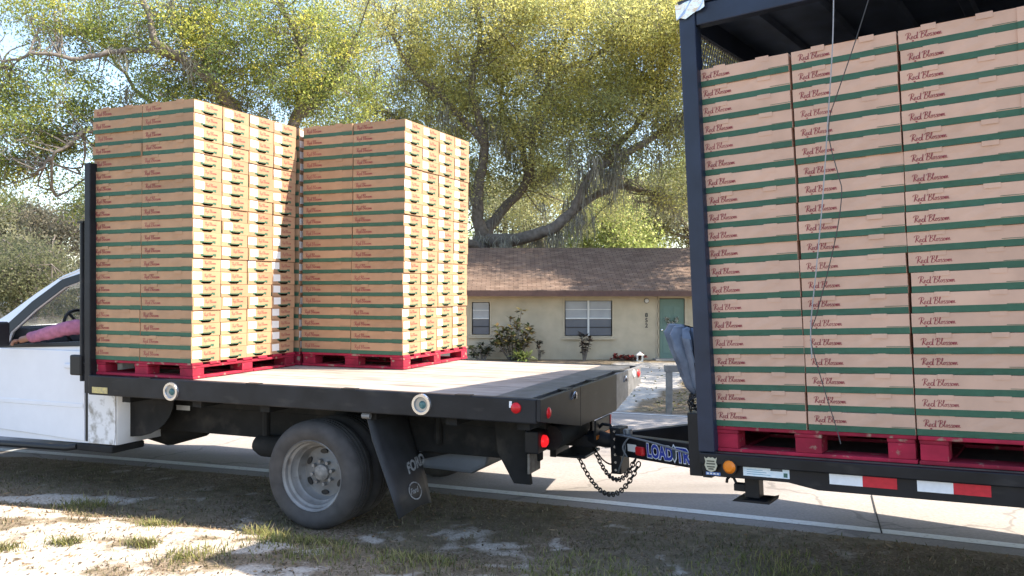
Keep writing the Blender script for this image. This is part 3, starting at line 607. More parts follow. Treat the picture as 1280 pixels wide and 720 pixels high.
# body: banded long sides, tabs on the top edge, slot in the sunny end
hw, hd = CW/2, CD/2; band = .0315
slot = [(-.062,.025),(-.055,.009),(-.036,.0025),(.036,.0025),(.055,.009),(.062,.025),(.042,.025),(.031,.018),(-.031,.018),(-.042,.025)]
def carton_body(with_slot, tab=.0032, bow=0.):
    mb = MB(); nc = 8
    mb.add([(-hw,hd,0),(hw,hd,0),(hw,hd,band),(-hw,hd,band)], [(0,1,2,3)], 1); mb.add([(-hw,hd,band),(hw,hd,band),(hw,hd,CH),(-hw,hd,CH)], [(0,1,2,3)], 0)
    zs = (0, band*.5, band, .062, CH)
    fr_ = [[(-hw+CW*i/nc, -hd-bow*math.sin(math.pi*i/nc)**1.3*math.sin(math.pi*min(1, .15+.7*z/CH))+(.0012*math.sin(i*2.3+z*90) if bow else 0)*(0 < i < nc), z) for i in range(nc+1)] for z in zs]
    for r_ in range(4):
        for i in range(nc): mb.add([fr_[r_][i], fr_[r_][i+1], fr_[r_+1][i+1], fr_[r_+1][i]], [(0,1,2,3)], 1 if r_ < 2 else 0)
    mb.add([(-hw,-hd,0),(-hw,hd,0),(-hw,hd,CH),(-hw,-hd,CH)], [(0,1,2,3)], 0)
    mb.add([(-hw,-hd,CH),(hw,-hd,CH),(hw,hd,CH),(-hw,hd,CH),(-hw,-hd,0),(hw,-hd,0),(hw,hd,0),(-hw,hd,0)], [(0,1,2,3),(4,5,6,7)], 0)
    for a, b_ in ((.20,.33),(.66,.80)):
        mb.box((-hw+a*CW,-hd-.002,CH-.02),(-hw+b_*CW,-hd-.0002,CH+tab), 0)
    me_ = mb.mesh('carton', [kraft, green_print])
    if with_slot:
        # end face with the slot cut out, plus the pocket behind it
        tmp = plate('end', [(-hd,0),(hd,0),(hd,CH),(-hd,CH)], [slot], hw-.004, hw, kraft, None, 'x'); bm = bmesh.new(); bm.from_mesh(me_); bm.from_mesh(tmp.data)
        bm.to_mesh(me_); bm.free(); bpy.data.objects.remove(tmp)
    else:
        bm = bmesh.new(); bm.from_mesh(me_); vs = [bm.verts.new(p) for p in ((hw,-hd,0),(hw,hd,0),(hw,hd,CH),(hw,-hd,CH))]; bm.faces.new(vs); bmesh.ops.recalc_face_normals(bm, faces=bm.faces); bm.to_mesh(me_); bm.free()
    return me_
BOWS = (0., .0035, -.0045, .002, -.0025)
VAR = {(e, t, p): [] for e in (0, 1) for t in (0, 1) for p in (0, 1)}
for q in BOWS:
    for e in (0, 1):
        for t in (0, 1):
            me_ = carton_body(bool(e), .0085 if t else .0032, q); VAR[(e, t, 0)].append(me_)
            m2_ = me_.copy(); m2_.materials[0] = kraft_lit; VAR[(e, t, 1)].append(m2_)
lm = script_logo(.0305); fp = MB(); fp.add([(.365,-.0105,0),(.475,-.0105,0),(.475,-.008,0),(.365,-.008,0)], [(0,1,2,3)]); fine_me = fp.mesh('fine_print', green_print)
logo_me = flat(lm, 'side_logo', red_print)
small = script_logo(.0235); endlogo_me = flat(small, 'end_logo', red_print)
ep = MB(); ep.add([(-.082,.014,0),(-.064,.014,0),(-.058,.019,0),(.058,.019,0),(.064,.014,0),(.082,.014,0),(.082,.034,0),(.05,.034,0),(.042,.027,0),(-.05,.027,0),(-.058,.034,0),(-.082,.034,0)], [(0,1,2,10,11),(2,3,8,9),(2,9,10),(3,4,5,6,7),(3,7,8)])
endprint_me = ep.mesh('end_print', green_print)
pk = MB(); pk.box((-.07,-.064,.0005),(-.001,.064,.028), 0, skip=('r',)); pocket_me = pk.mesh('hand_slot', dark_hole)
lb = MB(); lb.add([(-.046,-.029,0),(.046,-.029,0),(.046,.029,0),(-.046,.029,0)], [(0,1,2,3)]); label_me = lb.mesh('paper_label', white_label)
FRONT = Matrix(((1,0,0,0),(0,0,-1,0),(0,1,0,0),(0,0,0,1)))        # art plane -> carton front (-y)
ENDM = Matrix(((0,0,1,0),(1,0,0,0),(0,1,0,0),(0,0,0,1)))           # art plane -> carton end (+x)
def carton(frame, x, y, z, label, group, front, end, jit=.003):
    top_ = 'top layer' in label
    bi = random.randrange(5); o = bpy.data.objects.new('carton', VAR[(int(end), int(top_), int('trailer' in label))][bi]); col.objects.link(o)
    o.matrix_world = frame @ Matrix.Translation((x+hw+random.uniform(-jit, jit), y+hd+random.gauss(0, jit)*.9, z)) @ Matrix.Rotation(random.gauss(0, .004), 4, 'Z') @ Matrix.Rotation(random.gauss(0, .0015), 4, 'Y')
    tag(o, label, 'carton', group)
    def kid(nm, me_, m):
        k = bpy.data.objects.new(nm, me_); col.objects.link(k); k.parent = o; k.matrix_local = m
    if front:
        m_ = Matrix.Translation((-hw+.033+random.uniform(-.002,.002),-hd-.0008-max(0, BOWS[bi])*1.05,.0445+random.uniform(-.002,.002))) @ FRONT; kid('side_logo', logo_me, m_); kid('fine_print', fine_me, m_)
    if end:
        kid('end_print', endprint_me, Matrix.Translation((hw+.0007,.008,.0)) @ ENDM); kid('hand_slot', pocket_me, Matrix.Translation((hw-.0045,0,0)))
        kid('end_logo', endlogo_me, Matrix.Translation((hw+.0008,-.022,.052)) @ ENDM)
        kid('paper_label', label_me, Matrix.Translation((hw+.0012,-.094+random.uniform(-.006,.012),.060+random.uniform(-.008,.004))) @ ENDM @ Matrix.Rotation(random.uniform(-.03,.03), 4, 'Z'))
    return o
rest = MB()
def rest_box(frame, x, y, z):
    vs = [frame @ Vector((x+a, y+b_, z+c_)) for c_ in (0, CH) for a, b_ in ((.002,.002),(CW,.002),(CW,CD),(.002,CD))]
    rest.add(vs, [(3,2,1,0),(4,5,6,7),(0,1,5,4),(1,2,6,5),(2,3,7,6),(3,0,4,7)])
ORD = ['bottom layer','second layer up','third layer up','fourth layer up','fifth layer up','sixth layer up','seventh layer up','eighth layer up','ninth layer up','tenth layer up','eleventh layer up','twelfth layer up','thirteenth layer up','fourteenth layer up','fifteenth layer up','sixteenth layer up','seventeenth layer up','eighteenth layer up','nineteenth layer up','top layer']
SIDE = {(0,0):'shaded front left column',(1,0):'shaded front right corner column',(1,1):'second sunlit end column',(1,2):'third sunlit end column',(1,3):'rearmost sunlit end column'}
def stack(frame, x, y, z, who, group, want):
    for k in range(20):
        gx_ = .006*(k//4)-.006+random.uniform(-.0015, .0015); gy_ = random.uniform(-.003, .003)
        for i in range(2):
            for j in range(4):
                px, py, pz = x+i*.508+gx_, y+j*.3048+gy_, z+k*PITCH
                if (i, j) in want: carton(frame, px, py, pz, 'carton in the %s, %s of %s' % (ORD[k], SIDE[(i, j)], who), group, j == 0, i == 1)
                else: rest_box(frame, px, py, pz)
PH = .1225
vis = set(SIDE)
stack(TRUCK, -1.016, 0, BZ+PH, 'left truck stack', 'cartons of the left stack on the truck', vis)
stack(TRUCK, .044, 1.257, BZ+PH, 'right truck stack', 'cartons of the right stack on the truck', vis)
for k in range(20):
    for j in range(4):
        for i in range(2):
            if (i, j) == (1, 0): carton(TRUCK, -.498, 1.262, BZ+PH+k*PITCH, 'carton in the %s, slim gap between the two truck stacks' % ORD[k], 'cartons in the gap between truck stacks', True, True)
            else: rest_box(TRUCK, -1.006+i*.508, 1.262+j*.3048, BZ+PH+k*PITCH)
COLN = ['leftmost trailer column','second trailer column','third trailer column','cut-off right edge trailer column']
colz = [.0, .0, .0, .0]
lean_x = [rng.normal(0, .003, 20).cumsum()*.5 for _ in range(4)]
for c_ in range(4):
    x0 = c_*.508+(.006 if c_ >= 2 else 0)-(.006 if c_ == 3 else 0)
    for k in range(20):
        z = .926+k*PITCH*1.0+colz[c_]
        carton(TRAILER, x0+lean_x[c_][k]+.002*(c_ % 2), 0, z, 'carton in the %s of the %s' % (ORD[k], COLN[c_]), 'cartons in the trailer', True, False, .0035)
        for j in range(1, 4): rest_box(TRAILER, x0, j*.3048, z)
ro = rest.build('carton_remainder', kraft); tag(ro, 'further cartons inside the stacks, hidden by the outer ones', 'cartons', None, 'stuff')

# ------------------------------------------------------------------ red block pallets
def bm_box(a, b_, name): return MB().box(a, b_).mesh(name, red_wood)
def pallet(frame, x, y, z, h, label):
    t = .020; root = empty('pallet'); root.matrix_world = frame @ Matrix.Translation((x, y, z)); tag(root, label, 'pallet', 'red pallets under the cartons')
    PW_, PD_ = 1.016, 1.216
    def part(nm, a, b_):
        a, b_ = Vector(a), Vector(b_); s = b_-a
        key = (nm, round(s.x, 3), round(s.y, 3), round(s.z, 3))
        if key not in pallet.cache: pallet.cache[key] = bm_box((-s.x/2,-s.y/2,-s.z/2), (s.x/2,s.y/2,s.z/2), nm)
        o = obj(nm, pallet.cache[key], root, .004); o.location = (a+b_)/2+Vector((random.uniform(-.002,.002), random.uniform(-.002,.002), 0)); o.rotation_euler.z = random.uniform(-.004,.004)
    xs = [(0,.135),(.43,.575),(.88,1.016)]; ys = [(0,.13),(.54,.675),(1.085,PD_)]
    for k in range(7): part('top_board', (0,.0+k*.1845,h-t),(PW_,.11+k*.1845,h-.0005))
    for a, b_ in xs: part('stringer_board', (a+.004,0.003,h-2*t),(b_-.004,PD_-.003,h-t-.0005))
    for a, b_ in xs:
        for c_, d in ys: part('block', (a+.006,c_+.006,t),(b_-.006,d-.006,h-2*t-.0005))
    for c_, d in ys: part('bottom_board', (0,c_,.0005),(PW_,d,t-.0005))
    for i in (0, 2): part('bottom_board', (xs[i][0],.135,.001),(xs[i][1],.535,t-.0008)); part('bottom_board', (xs[i][0],.68,.001),(xs[i][1],1.08,t-.0008))
pallet.cache = {}
pallet(TRUCK, -1.016, .0, BZ+.003, PH-.004, 'red wooden pallet under the left carton stack on the truck')
pallet(TRUCK, .044, 1.257, BZ+.003, PH-.004, 'red wooden pallet under the right carton stack on the truck')
pallet(TRUCK, -1.006, 1.262, BZ+.003, PH-.004, 'red wooden pallet mostly hidden behind the left truck stack')
pallet(TRAILER, 0, 0, .786, .139, 'red wooden pallet at the front of the trailer')
pallet(TRAILER, 1.026, -.004, .786, .139, 'red wooden pallet cut off by the right edge, in the trailer')

# ------------------------------------------------------------------ cargo trailer
trailer = empty('cargo_trailer'); trailer.matrix_world = TRAILER
tag(trailer, 'dark open-sided cargo trailer loaded with pallets of cartons', 'trailer')
TL, TW, DZ, TZ = 6.4, 2.56, .783, 3.24
MB().box((-.03,-.02,.735),(TL,TW-.06,DZ)).build('deck', M('trailer_deck', (.10,.085,.07), .85, var=.3), trailer)
MB().prism([(-.07,.722),(-.07,.782),(TL,.782),(TL,.722)], -.055, -.022).build('side_rail', black_paint, trailer, bevel=.005)
MB().prism([(-.055,.66),(-.07,.68),(-.07,.7195),(TL,.7195),(TL,.635),(.55,.625),(.40,.652),(.02,.652)], -.03, .05).build('side_channel', black_paint, trailer, bevel=.004)
MB().box((-.07,TW-.055,.64),(TL,TW,.785)).build('side_rail', black_paint, trailer)
MB().box((-.07,-.015,.64),(-.02,TW-.06,.734)).build('front_channel', black_paint, trailer)
for x in np.arange(.5, TL, .6): MB().box((x,.055,.66),(x+.06,TW-.06,.733)).build('cross_member', black_dusty, trailer)
for y in (.75,1.70): MB().box((-.02,y,.52),(TL,y+.08,.655)).build('main_beam', black_dusty, trailer)
for y in (-.055, TW-.055):
    mb = MB(); mb.box((-.075,y,.785),(.018,y+.09,TZ-.005)); mb.build('corner_post', navy_steel, trailer, bevel=.008)
    mb = MB(); mb.box((TL-.1,y,.785),(TL,y+.09,TZ-.005)); mb.build('corner_post', navy_steel, trailer, bevel=.008)
    MB().box((.020,y+.01,3.118),(TL-.102,y+.08,TZ-.006)).build('top_rail', navy_steel, trailer, bevel=.006)
rf = MB(); rf.box((-.075,-.055,TZ),(TL,TW+.035,TZ+.03)); navy_lit = M('navy_ceiling_lit', (.055,.08,.135), .5, var=.3, scale=5); roof_t = rf.build('roof', navy_lit, trailer)  # navy lightened on roof and ribs to stand for light bounced inside
for k in range(19): MB().prism([(.20+k*.33,TZ-.001),(.215+k*.33,TZ-.035),(.265+k*.33,TZ-.035),(.28+k*.33,TZ-.001)], .03, TW-.05).build('roof_rib', navy_lit, roof_t)
MB().box((.02,TW-.03,.79),(TL-.1,TW-.005,TZ-.13)).build('far_wall', navy_steel, trailer)
MB().box((TL-.05,.04,.79),(TL-.03,TW-.06,TZ-.01)).build('rear_wall', navy_steel, trailer)
fw = MB().box((-.05,.04,3.115),(-.01,TW-.06,TZ-.008)).build('front_header', navy_steel, trailer)
MB().box((-.05,.04,.79),(-.01,TW-.06,2.55)).build('front_panel', navy_steel, trailer)
mesh_m = M('expanded_steel_mesh', (.16,.16,.15), .5, .3, var=.2); wm = MB()
for k in range(-12, 75):
    for sg in (1,-1):
        y0 = k*.036; z0, z1 = 2.551, 3.114; dy = (z1-z0)*.55*sg; ya_, yb_ = y0, y0+dy
        lo, hi = .042, TW-.062
        def clip(t): return ya_+(yb_-ya_)*t
        t0, t1 = 0., 1.
        if abs(dy) > 0:
            ta, tb = sorted(((lo-ya_)/dy, (hi-ya_)/dy)); t0, t1 = max(0, ta), min(1, tb)
        if t1-t0 > .02: wm.tube([(-.03+.003*sg, clip(t0), z0+(z1-z0)*t0), (-.03+.003*sg, clip(t1), z0+(z1-z0)*t1)], .0035, 4, False)
wm.build('mesh_screen', mesh_m, trailer)
# crumpled foil patch on the top corner
foil = M('silver_foil_tape', (.75,.76,.78), .28, .85, var=.1, scale=30, bump=.5); mb = MB(); vs = []
for i in range(7):
    for j in range(4): vs.append((-.085+i*.028, -.062-.004*((i*3+j*5) % 4), 3.175+j*.028+.006*math.sin(i*2.1+j)-.02*(1-abs(i-2)/4)+.012*i*.4))
mb.add(vs, [(i*4+j, (i+1)*4+j, (i+1)*4+j+1, i*4+j+1) for i in range(6) for j in range(3)])
mb.add([(-.085,-.066,3.262),(.083,-.066,3.285),(.083,.05,3.29),(-.085,.05,3.276)], [(0,1,2,3)]); mb.build('foil_patch', foil, trailer)
# rail markings
def on_rail(name, x0, x1, z0, z1, m, y=-.0565, par=None): return MB().box((x0,y-.0012,z0),(x1,y,z1)).build(name, m, par or trailer)
YC = -.0315
for x0 in (.61, 1.015, 1.92):
    w_ = .158 if x0 < 1 else .155
    on_rail('reflective_tape', x0, x0+w_, .664, .716, tape_white, YC); on_rail('reflective_tape', x0+w_+.0005, x0+2*w_, .664, .716, tape_red, YC)
lab = on_rail('number_label', .165, .41, .672, .719, M('label_blue_white', (.62,.74,.80), .5, c2=(.78,.82,.84), scale=40), YC)
MB().box((.38,YC-.0024,.678),(.40,YC-.0013,.70)).build('stamp', M('label_stamp', (.06,.14,.11), .6), lab)
for k in range(3): MB().box((.185,YC-.0024,.682+k*.011),(.31-.02*k,YC-.0013,.685+k*.011)).build('print_line', M('label_ink', (.22,.38,.46), .6), lab)
MB().box((.312,YC-.0024,.707),(.375,YC-.0013,.7195)).build('print_block', M('label_dark', (.06,.07,.08), .6), lab)
am = MB().lathe([(0,-.018),(.022,-.016),(.033,-.006),(.036,0)], (.098,-.056,.727-.012), n=22).build('marker_lamp', orange_lens, trailer, True)
MB().lathe([(.036,-.003),(.042,-.003),(.043,0)], (.098,-.056,.715), n=22).build('lamp_gasket', trim_black, am)
shp = [(-.036,.04),(-.024,.032),(-.012,.04),(0,.036),(.012,.04),(.024,.032),(.036,.04),(.030,.015),(.036,-.005),(.026,-.030),(0,-.042),(-.026,-.030),(-.036,-.005),(-.030,.015)]
cream = M('shield_cream', (.48,.45,.33), .6, var=.05)
sh_ = plate('shield_decal', shp, [], -.0006,.0006, cream, trailer, 'z'); place(sh_, (-.005,-.0572,.722), (1,0,0), (0,0,1))
for k, (w_, z) in enumerate(((.044,.018),(.05,.004),(.044,-.012),(.03,-.024))):
    p_ = plate('shield_print', [(-w_/2,z-.004),(w_/2,z-.004),(w_/2,z+.004),(-w_/2,z+.004)], [], .0008,.0014, M('shield_ink', (.10,.095,.07), .6), sh_, 'z')
bl = on_rail('blue_decal', -.045, .038, .660, .676, M('blue_decal', (.12,.22,.50), .5), YC-.0003)
for k in range(4): MB().box((-.04+k*.019,YC-.0030,.664),(-.028+k*.019,YC-.0016,.672)).build('decal_letter', tape_white, bl)
# drop leg with hook
mb = MB(); mb.box((.135,.06,.53),(.215,.14,.65)); jk = mb.build('jack_leg', black_paint, trailer, bevel=.006)
MB().prism([(.075,.515),(.09,.527),(.26,.527),(.285,.535),(.28,.515)], .02, .18).build('jack_foot', black_paint, jk)
MB().box((.07,.07,.56),(.134,.12,.60)).build('winch_bracket', black_paint, jk, bevel=.004)
mb = MB(); mb.tube([(.078,.09,.60),(.065,.09,.628),(.045,.09,.634),(.028,.09,.618),(.024,.09,.598)], .008, 8); mb.build('hook', black_paint, jk, True)
# tongue
A1, B1, APX = Vector((-.06,.28,0)), Vector((-.06,1.90,0)), Vector((-1.12,1.02,0))
for P in (A1, B1): 
    q0, q1 = P.copy(), APX+Vector((0, .03 if P is B1 else -.03, 0)); q0.z, q1.z = .685, .60
    MB().obox(q0, q1, .07, .15).build('tongue_beam', black_paint, trailer, bevel=.006)
d = (APX+Vector((0,-.03,-.085))-A1); d.normalize(); nrm = Vector((d.y,-d.x,0)).normalized(); nrm = nrm if nrm.y < 0 else -nrm
xd = -d; face = nrm*.0362
blue_ink = M('blue_letter', (.035,.06,.36), .5, var=.1)
A0 = A1+Vector((0,0,.685)); start = Vector((-.73,.72,.63)); tpos = A0+d*((start-A0).dot(d))-Vector((0,0,.045))
def letter(body, off, size=.118):
    sp = tpos+xd*off+face
    o = obj('lettering_outline', text_mesh(body, size, tape_white, offset=.010, extrude=.0003), trailer); place(o, sp+nrm*.0012, xd, (0,0,1))
    o2 = obj('lettering', text_mesh(body, size, blue_ink, offset=.0045, extrude=.0003), trailer); place(o2, sp+nrm*.0024, xd, (0,0,1))
letter('LOAD', 0); letter('TR', .365)
em = plate('emblem', [(0,.06),(.03,.03),(.026,-.03),(0,-.06),(-.026,-.03),(-.03,.03)], [], -.0004,.0004, tape_white, trailer, 'z'); place(em, tpos+xd*.333+face+nrm*.0012+Vector((0,0,.045)), xd, (0,0,1))
plate('emblem_core', [(0,.047),(.021,.024),(.018,-.024),(0,-.047),(-.018,-.024),(-.021,.024)], [], .0008,.0016, M('emblem_dark', (.05,.07,.08), .4), em, 'z')
pos = tpos-xd*.065+face; pos.z += .03
ml = MB().box((-.05,-.03,0),(.05,.03,.03)).build('marker_lamp', red_lens, trailer, bevel=.012); place(ml, pos+nrm*.001, xd, (0,0,1))
pos2 = tpos-xd*.19+face; pos2.z += .04
wl_ = MB().box((-.07,-.025,0),(.05,.025,.002)).build('warning_label', white_label, trailer); place(wl_, pos2+nrm*.001, xd, (0,0,1))
ch = MB(); ch.box((-1.16,.95,.39),(-1.08,1.09,.72)); ch = ch.build('coupler_channel', black_paint, trailer, bevel=.006)
for k in range(6):
    for y in (.965,): MB().lathe([(0,-.004),(.010,-.004),(.011,-.001)], (-1.12,.949,.42+k*.055), n=10).build('bolt_hole', chrome, ch)
cp = MB(); cp.tube([(-1.165,1.02,.615),(-1.22,1.02,.615),(-1.29,1.02,.63),(-1.35,1.02,.625),(-1.385,1.02,.60)], [.05,.055,.06,.055,.02], 12); cp.build('coupler', black_paint, trailer, True)
cl = MB(); cl.tube([(-1.30,1.0,.685),(-1.24,1.0,.735),(-1.18,1.0,.73),(-1.16,1.0,.70)], .012, 8); cl.build('coupler_latch', black_paint, trailer, True)
jm = MB(); jm.tube([(-1.0,.93,.56),(-1.0,.93,.72)], .03, 12); jm.build('tongue_jack', M('grey_zinc', (.28,.29,.30), .45, .6), trailer, True)
for pts, r_ in (([(-1.08,.9,.68),(-.9,.72,.705),(-.6,.55,.70),(-.3,.35,.69)], .007), ([(-1.02,.9,.72),(-.99,.86,.6),(-1.06,.88,.44),(-1.09,.93,.41)], .006), ([(-.93,.84,.70),(-.98,.80,.62),(-.95,.80,.55)], .006)):
    mb = MB(); mb.tube([tuple(p) for p in catmull(pts)], r_, 6); mb.build('cable', M('grey_cable', (.16,.17,.18), .6), trailer, True)
# safety chains between truck and tongue
def catenary(p0, p1, sag, n_):
    p0, p1 = Vector(p0), Vector(p1); return [p0.lerp(p1, t)+Vector((0,0,-4*sag*t*(1-t))) for t in np.linspace(0, 1, n_)]
link_p = [(.017*math.cos(t)*(1.0), .017*math.sin(t)) for t in np.linspace(0, 2*math.pi, 13)[:-1]]
Ti = TRAILER.inverted() @ TRUCK
hitch = Ti @ Vector((2.66,1.0,.47)); hitch2 = Ti @ Vector((2.70,1.22,.52))
def chain(p0, p1, sag, n_, name='safety_chain'):
    P = catenary(p0, p1, sag, n_); mb = MB()
    for i in range(n_-1):
        a, b_ = P[i], P[i+1]; d_ = (b_-a); Ln = d_.length; d_ = d_.normalized(); u = Vector((0,1,0)); u = (u-d_*u.dot(d_)).normalized(); w = d_.cross(u)
        sd = u if i % 2 else w; mid = (a+b_)/2; pts = []
        for t in np.linspace(0, 2*math.pi, 11): pts.append(mid+d_*(Ln*.66*math.cos(t))+sd*(.0155*math.sin(t)))
        mb.tube(pts, .0048, 5, False)
    return mb.build(name, M('chain_steel', (.045,.043,.042), .45, .5), trailer, True)
chain(hitch, (-.80,.68,.545), .25, 30); chain(hitch2, (-.86,.74,.55), .20, 27)
cab_ = MB(); cab_.tube([tuple(p) for p in catenary(hitch2, (-1.14,.95,.46), .045, 12)], .006, 6); cab_.build('wiring_cable', trim_black, trailer, True)
brk = MB(); brk.tube([(-1.14,.95,.44),(-1.16,.96,.40),(-1.19,.97,.36)], .004, 5); brk.build('wiring_cable', trim_black, trailer)
# axles out of frame
for x in (3.9, 4.75):
    for y, s in ((.05,1),(TW-.27,1)):
        mb = MB(); mb.lathe([(.0,.03),(.2,.03),(.21,0),(.30,-.012),(.36,.01),(.38,.04),(.38,.18),(.36,.21),(.30,.232),(.21,.22),(.2,.19),(0,.19)], (x,y,.375), n=32); mb.build('wheel', rubber, trailer, True)

# ------------------------------------------------------------------ things hung on the trailer
tarp_m = M('grey_blue_tarp', (.045,.06,.095), .4, c2=(.17,.21,.28), scale=8, bump=.3)
def folded(name, rows, m, parent=None):
    mb = MB(); n_ = len(rows[0]); vs = [p for r_ in rows for p in r_]
    mb.add(vs, [(i*n_+k, i*n_+(k+1) % n_, (i+1)*n_+(k+1) % n_, (i+1)*n_+k) for i in range(len(rows)-1) for k in range(n_)]); return mb
rows = []
for i, (zc, xc, rx, ry) in enumerate(((1.47,-.15,.03,.02),(1.455,-.17,.075,.05),(1.41,-.165,.10,.07),(1.34,-.145,.085,.07),(1.27,-.125,.075,.065),(1.19,-.115,.062,.055),(1.13,-.10,.055,.05),(1.09,-.085,.04,.035))):
    r_ = []
    for k in range(72):
        t = 2*math.pi*k/72; f_ = .72+.62*abs(math.sin(4.5*t+i*.22+.4))**.7+.12*math.sin(13*t+i); r_.append((xc+rx*f_*math.cos(t), .06+ry*f_*math.sin(t), zc+(-.35*(xc+rx*math.cos(t)+.15) if i < 3 else 0)))
    rows.append(r_)
tp_ = folded('tarp', rows, tarp_m).build('tarp', tarp_m, None, True, auto=25); tp_.matrix_world = TRAILER
tag(tp_, 'bunched grey-blue tarpaulin hanging beside the front trailer post', 'tarp')
cb = empty('chain_bundle'); cb.matrix_world = TRAILER; tag(cb, 'black chain looped over a bracket on the front trailer post', 'chain')
mb = MB()
def loop_links(P, mb):
    for i in range(len(P)-1):
        a, b_ = Vector(P[i]), Vector(P[i+1]); d_ = (b_-a); Ln = d_.length; d_ = d_.normalized(); u = d_.orthogonal().normalized(); w = d_.cross(u); sd = u if i % 2 else w
        mb.tube([(a+b_)/2+d_*(Ln*.68*math.cos(t))+sd*(.013*math.sin(t)) for t in np.linspace(0, 2*math.pi, 9)], .0045, 5, False)
loop_links([(-.085-.05*math.sin(t)*1.1,.03,1.06-.045*math.cos(t)) for t in np.linspace(-.3, math.pi+.5, 9)], mb); loop_links([(-.09-.035*math.sin(t),.0,1.05-.04*math.cos(t)) for t in np.linspace(0, math.pi+.3, 8)], mb); loop_links([(-.135,.02,1.09),(-.14,.02,1.06),(-.142,.02,1.03),(-.14,.02,1.0)], mb)
mb.build('links', trim_black, cb, True)
MB().box((-.155,.0,.64),(-.078,.10,.99)).build('bracket', black_paint, cb, bevel=.005)
wire_m = M('grey_wire', (.30,.30,.31), .5); black_wire = M('dark_cord', (.05,.05,.05), .6)
def cat3(pts, k=6):
    return [tuple(q) for q in catmull(pts, k)] 
w1 = MB(); w1.tube(cat3([(.757,-.085,3.12),(.74,-.09,2.85),(.699,-.085,2.48),(.655,-.08,2.1),(.605,-.07,1.75),(.562,-.06,1.47),(.557,-.05,1.30)]), .0033, 6)
w1 = w1.build('wire', wire_m, None, True); w1.matrix_world = TRAILER; tag(w1, 'pale wire hanging almost straight down in front of the trailer cartons', 'wire', 'wires hanging in front of the trailer cartons')
w2 = MB(); w2.tube(cat3([(.945,-.085,3.12),(.85,-.085,2.86),(.745,-.08,2.60),(.705,-.07,2.5),(.70,-.07,2.38),(.735,-.07,2.2),(.745,-.07,2.12),(.715,-.06,1.95),(.66,-.05,1.75),(.59,-.05,1.52),(.555,-.045,1.40),(.60,-.045,1.18),(.655,-.04,.96),(.675,-.04,.87)]), .0028, 6)
w2 = w2.build('wire', black_wire, None, True); w2.matrix_world = TRAILER; tag(w2, 'dark kinked cord slanting in front of the second trailer carton column', 'cord', 'wires hanging in front of the trailer cartons')

# ------------------------------------------------------------------ trees
bark = M('oak_bark', (.11,.092,.078), .95, c2=(.22,.19,.165), scale=6, bump=.6)
leaf_m = leaf_mat('oak_leaves', .66); moss_m = leaf_mat('spanish_moss', .3, .9)
def leaves(centres, n_per, sig, size, hues, seed, hue_w=None, flat_=.75, low=None, twig_f=.10):
    """many separate leaf faces round clump centres; each clump has its own hue"""
    g = np.random.default_rng(seed); C = np.repeat(np.asarray(centres), n_per, 0); N = len(C)
    off = g.normal(size=(N, 3))*np.array([1, 1, flat_])*sig*g.uniform(.6, 1.3, (len(centres), 1)).repeat(n_per, 0)
    P = C+off
    a = g.normal(size=(N, 3)); a /= np.linalg.norm(a, axis=1, keepdims=True)
    b_ = np.cross(a, g.normal(size=(N, 3))); b_ /= np.linalg.norm(b_, axis=1, keepdims=True)
    L = (size*g.uniform(.6, 1.35, (N, 1))); w = L*g.uniform(.35, .6, (N, 1))
    bare = g.random(N) < twig_f; L[bare] *= 2.6; w[bare] = .011
    V = np.stack([P-a*L, P+b_*w-a*L*.1, P+a*L, P-b_*w-a*L*.1], 1)
    H = np.asarray(hues); k = g.choice(len(H), len(centres), p=hue_w); ck = H[k]*g.uniform(.75, 1.25, (len(centres), 1))
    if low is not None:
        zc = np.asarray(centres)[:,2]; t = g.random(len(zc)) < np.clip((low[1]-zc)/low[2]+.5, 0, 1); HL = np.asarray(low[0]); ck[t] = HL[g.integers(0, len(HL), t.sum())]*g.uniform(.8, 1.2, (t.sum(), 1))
    c_ = np.repeat(ck, n_per, 0)*g.uniform(.85, 1.25, (N, 1)); mixin = g.random(N) < (.25 if low is None else .1); c_[mixin] = H[g.choice(len(H), mixin.sum(), p=hue_w)]
    c_[bare] = np.array([(.21,.19,.165)])*g.uniform(.6, 1.4, (bare.sum(), 1))
    return V, np.clip(c_, 0, 1)
def twigs(mb, limbs, centres, step, seed, r=.03):
    """thin curved branches from the nearest limb out to the clumps"""
    g = np.random.default_rng(seed); L = np.array([p for lb_ in limbs for p in lb_])
    for c_ in centres[::step]:
        d = np.linalg.norm((L-c_)*np.array([1,1,1.3]), axis=1)+g.uniform(0, 1.5, len(L)); p = L[d.argmin()]; dist = np.linalg.norm(c_-p)
        if dist < .3: continue
        m1 = p+(c_-p)*.35+g.normal(size=3)*.09*dist; m2 = p+(c_-p)*.7+g.normal(size=3)*.08*dist+np.array([0,0,.05*dist])
        rr = min(r*(.5+dist*.22), .12); mb.tube(catmull([p, m1, m2, c_], 3), list(np.linspace(rr, .006, 10)), 4, False)
        for q in range(3):
            s0 = m1+(c_-m1)*g.uniform(.2,.9); e0 = s0+g.normal(size=3)*.4; mb.tube([s0, (s0+e0)/2+g.normal(size=3)*.06, e0], [.012,.009,.004], 3, False)
def lobes(spec, seed):
    """clump centres scattered through ellipsoids (centre, radii, count)"""
    g = np.random.default_rng(seed); out = []
    for c_, rr, k in spec:
        d = g.normal(size=(k, 3)); d /= np.linalg.norm(d, axis=1, keepdims=True); r_ = g.uniform(.15, 1, (k, 1))**.5
        out.append(np.array(c_)+d*r_*np.array(rr))
    return np.concatenate(out)
def limb_tube(mb, pts, r0, r1, n_=9):
    c_ = catmull(pts, 5); k = len(c_); g = np.random.default_rng(int(abs(pts[0][0])*100)+k)
    c_ = [p+g.normal(size=3)*.03 for p in c_]
    mb.tube(c_, list(np.linspace(r0**.6, r1**.6, k)**(1/.6)), n_); return [np.array(p) for p in c_]
